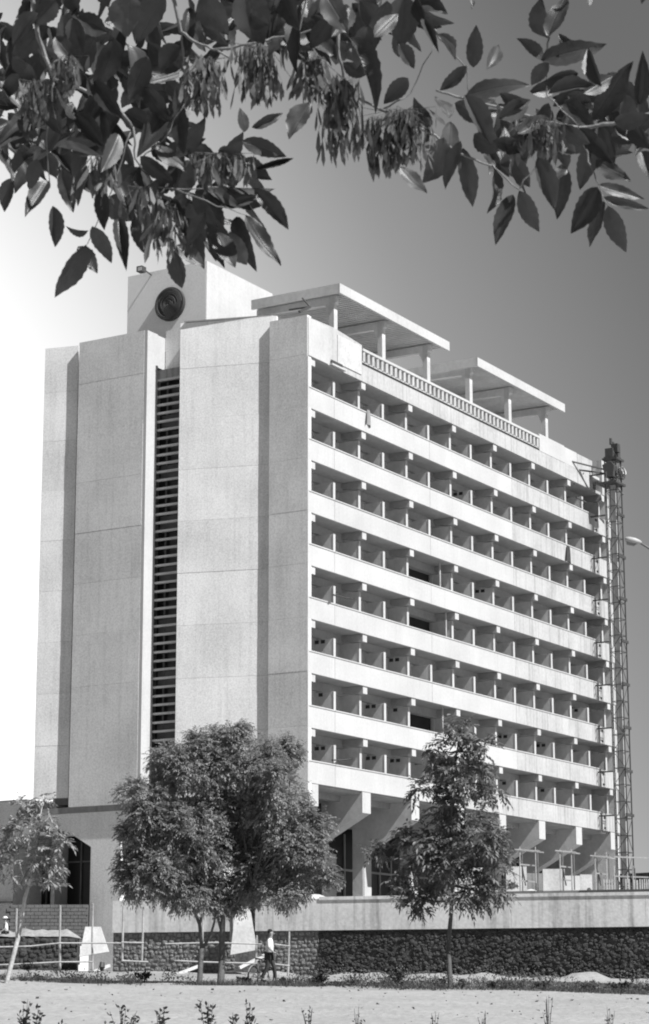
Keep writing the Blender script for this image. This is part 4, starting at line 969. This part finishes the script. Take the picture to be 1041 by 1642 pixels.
# ================================================================== PEOPLE
def skin_mesh(name, verts, edges, radii, m, parent, root=0, lvl=2, mtx=None):
    me = bpy.data.meshes.new(name)
    me.from_pydata([tuple((mtx @ Vector(v)) if mtx else Vector(v)) for v in verts], edges, []); me.materials.append(m)
    o = link(name, me, parent); o.modifiers.new('skin', 'SKIN'); o.modifiers['skin'].use_smooth_shade = True
    for i, (v, r_) in enumerate(zip(me.skin_vertices[0].data, radii)):
        v.radius = (r_, r_) if isinstance(r_, float) else r_; v.use_root = (i == root)
    s_ = o.modifiers.new('sub', 'SUBSURF'); s_.levels = lvl; s_.render_levels = lvl
    return o
def person(base, ang_, lab, hat=False, stride=0.22, arm_fwd=0.28, hold=None):
    T = thing('person', base, lab, 'person'); Mx = Matrix.Rotation(ang_, 3, 'Z')    # local +X is ahead, +Y is his left
    s = stride
    J = {'pel': (0, 0, 0.93), 'wst': (0.0, 0, 1.07), 'chs': (0.02, 0, 1.28), 'nk': (0.02, 0, 1.44), 'nk2': (0.04, 0, 1.5), 'hd': (0.05, 0, 1.6), 'hd2': (0.05, 0, 1.69),
         'hl': (0, 0.09, 0.88), 'kl': (s*0.75, 0.1, 0.49), 'al': (s, 0.1, 0.09), 'tl': (s+0.15, 0.11, 0.04), 'hr': (0, -0.09, 0.88), 'kr': (-s*0.3, -0.1, 0.48), 'ar': (-s*1.2, -0.1, 0.13), 'tr': (-s*1.2+0.14, -0.11, 0.04),
         'sl': (0.01, 0.19, 1.38), 'el': (0.08, 0.25, 1.12), 'wl': (arm_fwd, 0.24, 0.98), 'pl_': (arm_fwd+0.07, 0.23, 0.96), 'sr': (0.01, -0.19, 1.38), 'er': (0.02, -0.25, 1.12), 'wr': (arm_fwd*0.7, -0.26, 0.97), 'pr': (arm_fwd*0.7+0.07, -0.26, 0.95)}
    if hold:
        for k_, v_ in hold.items(): J[k_] = v_
    rad = {'pel': 0.125, 'wst': 0.115, 'chs': 0.135, 'nk': 0.06, 'nk2': 0.052, 'hd': (0.1, 0.085), 'hd2': (0.088, 0.076), 'hl': 0.085, 'kl': 0.055, 'al': 0.036, 'tl': 0.032, 'hr': 0.085, 'kr': 0.055, 'ar': 0.036, 'tr': 0.032,
           'sl': 0.055, 'el': 0.038, 'wl': 0.027, 'pl_': 0.03, 'sr': 0.055, 'er': 0.038, 'wr': 0.027, 'pr': 0.03}
    E_ = [('pel', 'wst'), ('wst', 'chs'), ('chs', 'nk'), ('nk', 'nk2'), ('nk2', 'hd'), ('hd', 'hd2'), ('pel', 'hl'), ('hl', 'kl'), ('kl', 'al'), ('al', 'tl'), ('pel', 'hr'), ('hr', 'kr'), ('kr', 'ar'), ('ar', 'tr'),
          ('chs', 'sl'), ('sl', 'el'), ('el', 'wl'), ('wl', 'pl_'), ('chs', 'sr'), ('sr', 'er'), ('er', 'wr'), ('wr', 'pr')]
    def sub(names, scale, nm, m_):
        ks = [k for k in J if k in names]; ed = [(ks.index(a), ks.index(b)) for a, b in E_ if a in names and b in names]
        rr_ = [tuple(x*scale for x in rad[k]) if isinstance(rad[k], tuple) else rad[k]*scale for k in ks]
        return skin_mesh(nm, [J[k] for k in ks], ed, rr_, m_, T, 0, 2, Mx)
    sub(set(J), 1.0, 'body', M['skin'])
    sub({'wst', 'chs', 'nk', 'sl', 'el', 'sr', 'er', 'pel'}, 1.14, 'shirt', M['cloth'])
    sub({'pel', 'hl', 'kl', 'al', 'hr', 'kr', 'ar'}, 1.22, 'trousers', M['trousers'])
    for nm, sgn in (('pl_', 1), ('pr', -1)):                # five short fingers a hand
        for q in range(5):
            b_ = Vector(J[nm]); yo = (q-2)*0.013
            L1 = 0.035 if q not in (0, 4) else 0.026
            v = [b_+Vector((0.01, yo, 0)), b_+Vector((0.01+L1, yo, -0.008)), b_+Vector((0.01+L1*1.3, yo, -0.035))] if q < 4 or sgn < 0 else [b_+Vector((0, -0.03, 0)), b_+Vector((0.02, -0.045, -0.01)), b_+Vector((0.035, -0.045, -0.03))]
            skin_mesh('finger', v, [(0, 1), (1, 2)], [0.009, 0.0085, 0.007], M['skin'], T, 0, 1, Mx)
    for a_, t_ in (('al', 'tl'), ('ar', 'tr')):
        A_, B_ = Vector(J[a_]), Vector(J[t_]); skin_mesh('shoe', [A_+Vector((-0.05, 0, -0.05)), (A_+B_)/2+Vector((0, 0, -0.015)), B_+Vector((0.03, 0, 0))], [(0, 1), (1, 2)], [0.045, 0.045, 0.035], M['hair'], T, 0, 1, Mx)
    h_ = Vector(J['hd'])
    def blob(c, r_, nm, m_, cut=None):
        bm_ = bmesh.new(); bmesh.ops.create_uvsphere(bm_, u_segments=16, v_segments=10, radius=1)
        for v in bm_.verts: v.co = Mx @ (Vector((v.co.x*r_[0], v.co.y*r_[1], v.co.z*r_[2]))+c)
        me = bpy.data.meshes.new(nm); bm_.to_mesh(me); bm_.free(); me.materials.append(m_); me.polygons.foreach_set('use_smooth', [True]*len(me.polygons)); return link(nm, me, T)
    if hat:
        blob(h_+Vector((0, 0, 0.12)), (0.13, 0.12, 0.07), 'hat', M['cloth']); blob(h_+Vector((0, 0, 0.09)), (0.19, 0.18, 0.012), 'hat_brim', M['cloth'])
    else: blob(h_+Vector((-0.04, 0, 0.07)), (0.092, 0.09, 0.088), 'hair', M['hair'])
    blob(h_+Vector((0.1, 0, 0.0)), (0.022, 0.014, 0.022), 'nose', M['skin'])
    for sg_ in (-1, 1):
        blob(h_+Vector((0.0, sg_*0.082, 0.01)), (0.02, 0.01, 0.032), 'ear', M['skin']); blob(h_+Vector((0.082, sg_*0.03, 0.03)), (0.01, 0.014, 0.008), 'eye', M['hair'])
    blob(h_+Vector((0.085, 0, -0.05)), (0.01, 0.025, 0.006), 'mouth', M['hair'])
    return T
MD = 72.5
mb_ = gpt(433, MD); mb_.z = max(mb_.z, dep(433, 1582, MD).z)
heading = math.atan2(rh.y, rh.x)
PS = person(mb_, heading+R(-8), 'man in a white shirt and dark trousers walking beside his bicycle', 'person' and False, stride=0.2,
            hold={'pl_': (-0.02, 0.36, 1.0), 'wl': (-0.06, 0.33, 1.02), 'el': (-0.1, 0.27, 1.16)})
sc_ = (dep(433, 1497, MD).z-dep(433, 1582, MD).z)/1.76; PS.scale = (sc_,)*3
w2_ = gp(DL+0.4, (17-CX)/FPX*(DL+0.4)); w2_.z = zat(1474, DL)-1.78+0.12
person(w2_, heading+R(-160), 'worker in white clothes and hat behind the stone wall at the left edge', hat=True, stride=0.1)

# bicycle seen at a steep angle
def bicycle(base, ang_, lab, S=1.0):
    T = thing('bicycle', base, lab, 'bicycle'); Mx = Matrix.Rotation(ang_, 3, 'Z') @ Matrix.Rotation(R(6), 3, 'X')
    def Q(x, y, z): return tuple(Vector(base)+Mx @ Vector((x*S, y*S, z*S)))
    for cx_, nm in ((-0.52, 'wheel'), (0.52, 'wheel')):
        w_ = MB(); w_.tube([Q(cx_+math.cos(t*math.pi/14)*0.33, 0, 0.35+math.sin(t*math.pi/14)*0.33) for t in range(29)], 0.024, 6)
        wo_ = part(nm, w_, M['rubber'], T, True)
        sp_ = MB()
        for t in range(14): a = t*2*math.pi/14; sp_.tube([Q(cx_, 0, 0.35), Q(cx_+math.cos(a)*0.32, 0, 0.35+math.sin(a)*0.32)], 0.003, 3)
        sp_.tube([Q(cx_, -0.05, 0.35), Q(cx_, 0.05, 0.35)], 0.025, 6); part('spokes', sp_, M['steel'], wo_)
    fr = MB()
    for a, b in (((-0.05, 0, 0.3), (-0.2, 0, 0.85)), ((-0.05, 0, 0.3), (0.33, 0, 0.75)), ((-0.18, 0, 0.78), (0.31, 0, 0.86)), ((0.33, 0, 0.72), (0.29, 0, 0.98)), ((0.33, 0, 0.72), (0.52, 0, 0.35)), ((-0.05, 0, 0.3), (-0.52, 0, 0.35)), ((-0.18, 0, 0.75), (-0.52, 0, 0.35))): fr.tube([Q(*a), Q(*b)], 0.019, 6)
    part('frame', fr, M['iron'], T)
    part('saddle', MB().prism_x([], 0, 0) if False else MB().add([Q(x, y, z) for x, y, z in ((-0.34, -0.09, 0.9), (-0.34, 0.09, 0.9), (-0.06, 0.025, 0.9), (-0.06, -0.025, 0.9), (-0.34, -0.09, 0.95), (-0.34, 0.09, 0.95), (-0.06, 0.025, 0.93), (-0.06, -0.025, 0.93))], [(0, 1, 2, 3), (7, 6, 5, 4), (0, 4, 5, 1), (1, 5, 6, 2), (2, 6, 7, 3), (3, 7, 4, 0)]), M['rubber'], T)
    part('handlebar', MB().tube([Q(0.16, -0.27, 0.98), Q(0.28, -0.2, 1.02), Q(0.29, 0, 1.0), Q(0.28, 0.2, 1.02), Q(0.16, 0.27, 0.98)], 0.014, 6), M['steel'], T)
    pd = MB().tube([Q(-0.05, -0.1, 0.3), Q(-0.05, 0.1, 0.3)], 0.018, 6).bar(Q(-0.05, -0.1, 0.3), Q(0.08, -0.1, 0.2), 0.02).bar(Q(-0.05, 0.1, 0.3), Q(-0.18, 0.1, 0.4), 0.02).bar(Q(0.08, -0.2, 0.2), Q(0.08, -0.1, 0.2), 0.06, 0.02).bar(Q(-0.18, 0.1, 0.4), Q(-0.18, 0.2, 0.4), 0.06, 0.02)
    part('pedals', pd, M['iron'], T); part('mudguard', MB().tube([Q(-0.52+math.cos(t)*0.37, 0, 0.35+math.sin(t)*0.37) for t in [0.5+i*0.28 for i in range(9)]], 0.022, 4), M['steel'], T)
bb_ = gpt(418, MD); bb_.z = dep(418, 1583, MD).z-0.03
bicycle(bb_, heading+R(62), 'dark bicycle being pushed, seen almost end on beside the man', S=0.98)

# ================================================================== OVERHANGING ASH BRANCHES
def leaf_mesh(seed, curl, fold, wav):
    r_ = random.Random(seed); nl = 14; vs = []; fs = []
    for i in range(nl+1):
        t = i/nl
        wv = 0.47*(t**0.72)*((1-t)**1.02)/0.3045 if 0 < t < 1 else 0.0
        se = 1.0+(0.05 if i % 2 else -0.04)*(0 if t < .2 else 1)
        zc = -curl*t*t*0.5+wav*math.sin(t*5+seed)*0.02
        for j in range(5):
            q = (j-2)/2; x = q*wv*se
            sw = 0.05*math.sin(seed*2.1)*math.sin(t*3.0)*wav; vs.append((x+sw, t, zc+fold*abs(x)*1.0+0.02*math.sin(t*12+j*1.7+seed)*abs(q)*wav))
    for i in range(nl):
        for j in range(4): fs.append((i*5+j, i*5+j+1, (i+1)*5+j+1, (i+1)*5+j))
    mb = MB(); mb.add(vs, fs); return mb.mesh('leaflet', M['hero'], True)
LM = [leaf_mesh(i, c, f, wv_) for i, (c, f, wv_) in enumerate([(0.15, 0.25, 1), (0.5, 0.35, 2), (-0.35, 0.2, 1), (0.3, 0.6, 2), (0.9, 0.2, 1.5), (0.0, 0.4, 3), (-0.2, 0.9, 1), (1.3, 0.5, 2), (0.4, 1.1, 2), (-0.6, 0.35, 2.5), (0.2, 0.15, 3.5), (0.7, 0.8, 1)])]
rl = random.Random(21)
def put_leaf(T, bx, by, tx, ty, wpx, D, tilt=None, dd=None):
    P = dep(bx, by, D); Qp = dep(tx, ty, D+(dd if dd is not None else rl.uniform(-0.035, 0.035)))
    Y = Qp-P; L_ = Y.length; Y.normalize()
    n0 = -(P-CAM).normalized(); a = tilt if tilt is not None else rl.gauss(0, 26)
    n0 = (n0-Y*n0.dot(Y)).normalized(); n0 = Matrix.Rotation(R(a), 3, Y) @ n0
    X = Y.cross(n0); wm = wpx*D/FPX*rl.uniform(0.88, 1.05)
    o = link('leaflet', rl.choice(LM), T)
    mm = Matrix((X, Y, X.cross(Y))).transposed().to_4x4(); mm.translation = P-T.location
    o.matrix_basis = mm @ Matrix.Diagonal((wm, L_, L_*0.5, 1)).to_4x4()
    return o
TWG = {}
def branch_thing(loc, lab): return thing('ash_branch', loc, lab, 'branch')
BL = branch_thing(dep(120, -300, 2.7), 'leafy ash branch with hanging seed keys filling the top left of the view')
BR = branch_thing(dep(820, -300, 2.6), 'leafy ash branch reaching across the top right against the dark sky')
BC = branch_thing(dep(480, -300, 2.55), 'middle ash twig with two long bunches of seed keys near the top centre')
def twig(T, pts, r_, D, pale=False):
    jt = random.Random(int(pts[0][0]*7+pts[-1][1])); q = []
    for a, b in zip(pts, pts[1:]):
        for i in range(4): t = i/4; q.append((a[0]+(b[0]-a[0])*t+jt.uniform(-2.2, 2.2), a[1]+(b[1]-a[1])*t+jt.uniform(-2.2, 2.2)))
    q.append(pts[-1]); P = [dep(x, y, D+jt.uniform(-0.004, 0.004)) for x, y in q]; r_ = r_*0.72
    n_ = len(P); part('twig', MB().tube(P, [r_*(1-0.55*i/(n_-1)) for i in range(n_)], 7), M['twig'], T, True)
left = [(138, 392, 97, 486, 42), (125, 395, 157, 438, 30), (78, 290, 40, 345, 34), (85, 330, 91, 398, 28), (142, 370, 106, 368, 24), (148, 362, 180, 418, 32), (190, 350, 201, 426, 28), (214, 352, 238, 412, 30),
 (232, 322, 262, 392, 32), (276, 400, 291, 466, 31), (283, 393, 327, 429, 32), (300, 350, 330, 425, 34), (345, 372, 376, 433, 36), (368, 370, 401, 436, 34), (393, 345, 442, 431, 34), (408, 302, 463, 369, 30),
 (388, 226, 459, 252, 34), (396, 252, 436, 288, 28), (356, 332, 418, 316, 18), (362, 300, 440, 300, 18), (405, 272, 470, 254, 12), (392, 212, 386, 172, 22), (405, 205, 455, 182, 20), (262, 182, 222, 246, 40),
 (288, 172, 293, 246, 36), (300, 152, 210, 142, 36), (136, 104, 64, 84, 26), (116, 28, 131, 88, 36), (208, -10, 206, 60, 56), (262, -8, 218, 72, 50), (325, -12, 367, 60, 54), (392, -20, 425, 72, 62), (290, 74, 248, 112, 38),
 (20, 285, 8, 340, 30), (60, 150, 100, 220, 34), (180, 60, 170, 150, 60), (205, 70, 225, 150, 50), (235, 90, 205, 160, 44), (150, 60, 110, 130, 40), (60, 20, 15, 70, 34), (90, 0, 55, 40, 36), (20, 90, 60, 135, 30), (30, 190, 75, 240, 34),
 (95, 200, 60, 262, 34), (120, 180, 165, 235, 34), (190, 215, 165, 275, 36), (225, 250, 282, 296, 30), (250, 230, 300, 275, 34), (300, 240, 345, 300, 30), (330, 255, 372, 300, 26), (100, 270, 118, 340, 32), (140, 265, 122, 330, 32),
 (160, 300, 172, 372, 34), (185, 290, 215, 350, 34), (205, 300, 192, 372, 30), (60, 255, 50, 305, 26), (0, 230, 22, 290, 30), (350, 240, 400, 260, 20), (330, 300, 395, 330, 22), (310, 310, 350, 365, 26), (255, 290, 240, 350, 30), (275, 320, 300, 380, 30),
 (330, 340, 300, 395, 26), (200, 180, 250, 210, 40), (150, 130, 195, 190, 34), (0, 130, 40, 180, 34), (35, 120, 0, 160, 30), (120, 120, 80, 160, 28), (170, 150, 130, 200, 34), (230, 140, 275, 200, 34), (90, 60, 130, 110, 36)]
midl = [(480, 8, 473, 116, 36), (497, 163, 464, 223, 40), (450, -15, 478, 50, 50), (520, -10, 560, 50, 44), (560, 58, 613, 170, 38), (590, 40, 575, 110, 34), (600, 60, 640, 20, 30), (650, -8, 640, 78, 52), (668, -5, 684, 45, 30), (655, 125, 620, 162, 32),
 (680, 30, 700, 75, 20), (700, 55, 735, 95, 16), (430, 40, 400, 20, 30), (500, 60, 540, 95, 30), (530, 30, 500, 70, 34), (575, 0, 610, 50, 40), (620, 0, 600, 60, 42), (640, 70, 665, 110, 28), (560, 10, 530, 60, 36), (450, 60, 430, 90, 30), (550, 100, 590, 125, 26)]
right = [(759, 108, 763, 36, 28), (780, 112, 808, 59, 25), (749, 106, 704, 145, 26), (877, 62, 868, -4, 44), (880, 60, 905, -14, 36), (868, 98, 971, 65, 42), (872, 94, 836, 60, 28), (745, 153, 843, 122, 42), (745, 152, 792, 232, 40), (948, 192, 1014, 97, 42),
 (1024, 168, 1030, 80, 30), (966, 140, 941, 74, 26), (878, 152, 956, 134, 28), (713, 221, 678, 294, 46), (642, 268, 681, 316, 30), (738, 226, 714, 304, 26), (742, 238, 757, 333, 32), (792, 264, 784, 341, 32), (823, 312, 793, 391, 36), (832, 305, 868, 374, 34),
 (862, 252, 891, 336, 38), (902, 262, 894, 352, 38), (958, 300, 915, 374, 40), (968, 322, 944, 396, 26), (975, 330, 1003, 406, 36), (958, 297, 1030, 321, 22), (968, 316, 1046, 337, 18), (955, 255, 1012, 289, 32), (930, 205, 990, 262, 34), (1028, 242, 1048, 290, 30),
 (985, 195, 1045, 185, 36), (870, 130, 930, 120, 34), (880, 165, 850, 215, 30), (800, 190, 850, 160, 34), (830, 215, 880, 185, 30), (790, 225, 845, 240, 34), (850, 240, 800, 265, 30), (900, 200, 945, 235, 32), (690, 205, 660, 165, 30), (720, 190, 700, 150, 30),
 (730, 165, 790, 200, 36), (905, 160, 950, 200, 34), (935, 150, 985, 120, 34), (1000, 150, 1020, 215, 30), (960, 200, 985, 270, 30), (1010, 200, 1046, 240, 34), (880, 100, 850, 140, 28), (845, 165, 800, 150, 28), (760, 215, 805, 245, 40), (700, 240, 690, 285, 28), (870, 215, 930, 250, 28),
 (910, 270, 870, 300, 24), (945, -12, 943, 12, 14), (750, -14, 757, 14, 14), (1000, 120, 960, 150, 30), (925, 95, 900, 60, 24), (820, 250, 850, 300, 30)]
for T, lst, D in ((BL, left, 2.65), (BC, midl, 2.5), (BR, right, 2.6)):
    for bx, by, tx, ty, wd in lst: put_leaf(T, bx, by, tx, ty, wd, D+rl.uniform(-0.12, 0.12))
def fill(T, n_, cx_, cy_, rx, ry, D, flow):
    for i in range(n_):
        a = rl.random()*6.28; r_ = rl.random()**0.5; x = cx_+math.cos(a)*rx*r_; y = cy_+math.sin(a)*ry*r_
        t = R(rl.gauss(flow, 50)); L_ = rl.uniform(45, 85); put_leaf(T, x, y, x+math.cos(t)*L_, y+math.sin(t)*L_, rl.uniform(22, 36), D+rl.uniform(0.05, 0.35), tilt=rl.gauss(0, 38))
fill(BL, 120, 120, 100, 190, 140, 2.7, 90); fill(BL, 26, 380, 20, 120, 50, 2.75, 80); fill(BL, 50, 90, 60, 180, 100, 3.0, 90); fill(BL, 26, 60, 210, 90, 70, 3.0, 90); fill(BL, 34, 220, 260, 150, 70, 2.7, 80); fill(BL, 18, 400, 20, 110, 40, 2.6, 80); fill(BL, 24, 330, 310, 80, 55, 2.7, 30)
fill(BC, 40, 560, 20, 120, 45, 2.6, 80)
fill(BR, 56, 860, 190, 150, 50, 2.7, 60); fill(BR, 14, 1000, 180, 50, 60, 2.7, 80)
# unseen shoots added above the frame to shade the hanging leaves
for T, cx_ in ((BL, 60), (BL, 320), (BC, 560), (BR, 820), (BR, 1040)): fill(T, 12, cx_, -140, 170, 110, 2.45, 90)
D0 = 2.62
for T, pts, r_ in ((BL, [(250, -160), (270, -40), (290, 52), (318, 68), (345, 80)], 0.0042), (BL, [(345, 80), (400, 72), (440, 62), (520, 45)], 0.003), (BL, [(345, 80), (380, 96), (400, 110)], 0.002), (BL, [(40, -100), (60, 60), (88, 126), (140, 145), (190, 176), (212, 204)], 0.0042),
        (BL, [(212, 204), (218, 255), (250, 300), (275, 400)], 0.002), (BL, [(225, 255), (262, 225), (300, 160)], 0.0014), (BL, [(250, 298), (300, 303), (350, 300)], 0.0016), (BL, [(275, 300), (350, 330), (395, 345)], 0.0014), (BL, [(212, 204), (180, 300), (140, 392)], 0.0015), (BL, [(88, 126), (75, 200), (80, 292)], 0.0016),
        (BC, [(560, -160), (548, -20), (540, 80), (556, 138), (580, 160), (610, 176)], 0.004), (BC, [(500, -40), (470, 100), (498, 164)], 0.002), (BC, [(610, 176), (660, 150), (700, 60)], 0.0016),
        (BR, [(610, 176), (690, 212), (725, 240), (790, 268), (832, 304)], 0.0028), (BR, [(1120, 160), (1000, 195), (930, 205), (860, 190), (740, 155), (700, 145)], 0.004), (BR, [(690, 40), (722, 82), (748, 108), (752, 150)], 0.0018), (BR, [(880, 62), (872, 96), (878, 152), (930, 205)], 0.0018), (BR, [(930, 205), (945, 260), (962, 300), (975, 330)], 0.0018), (BR, [(832, 304), (870, 250), (930, 205)], 0.0014)):
    twig(T, pts, r_, D0)
def keys(T, x, y, w_, h_, n_, D, seed):
    r_ = random.Random(seed); mb = MB()
    fl_ = r_.uniform(8, 20); ln_ = r_.uniform(0.85, 1.15)
    for i in range(int(n_*1.6)):
        px = x+r_.gauss(0, 1)*w_*0.3; py = y+r_.uniform(-0.1, 0.8)*h_; P = dep(px, py, D+r_.uniform(-0.03, 0.03))
        mb.tube([dep(x+(px-x)*0.3, y, D), P], 0.0003, 3, False)
        a = R(90+r_.gauss(0, fl_)); L_ = r_.uniform(26, 46)*ln_; Qp = dep(px+math.cos(a)*L_, py+math.sin(a)*L_, D+r_.uniform(-0.035, 0.02))
        Y = Qp-P; X = Y.normalized().cross(rvec(r_)+(CAM-P).normalized()*0.9).normalized()*r_.uniform(0.0020, 0.0034)
        o_ = len(mb.v); mb.v += [tuple(P), tuple(P+Y*0.35+X*0.7), tuple(P+Y*0.75+X), tuple(Qp), tuple(P+Y*0.75-X), tuple(P+Y*0.35-X*0.7)]; mb.f.append((o_, o_+1, o_+2, o_+3, o_+4, o_+5)); mb.mi.append(0)
    part('seed_cluster', mb, M['key'], T, kind='stuff')
for i, (T, x, y, w_, h_, n_) in enumerate([(BL, 330, 95, 62, 85, 80), (BL, 415, 75, 62, 80, 85), (BC, 505, 95, 50, 50, 50), (BC, 545, 130, 56, 120, 95), (BC, 640, 180, 80, 90, 100), (BC, 610, 190, 50, 70, 50), (BL, 360, 245, 90, 25, 45), (BL, 160, 250, 60, 40, 26), (BR, 860, 190, 80, 40, 60), (BL, 60, 130, 50, 60, 40), (BL, 230, 300, 60, 30, 26), (BR, 650, 175, 60, 60, 45), (BL, 260, 330, 50, 60, 35), (BL, 110, 90, 50, 50, 30)]):
    keys(T, x, y, w_, h_, n_, 2.55, 200+i)
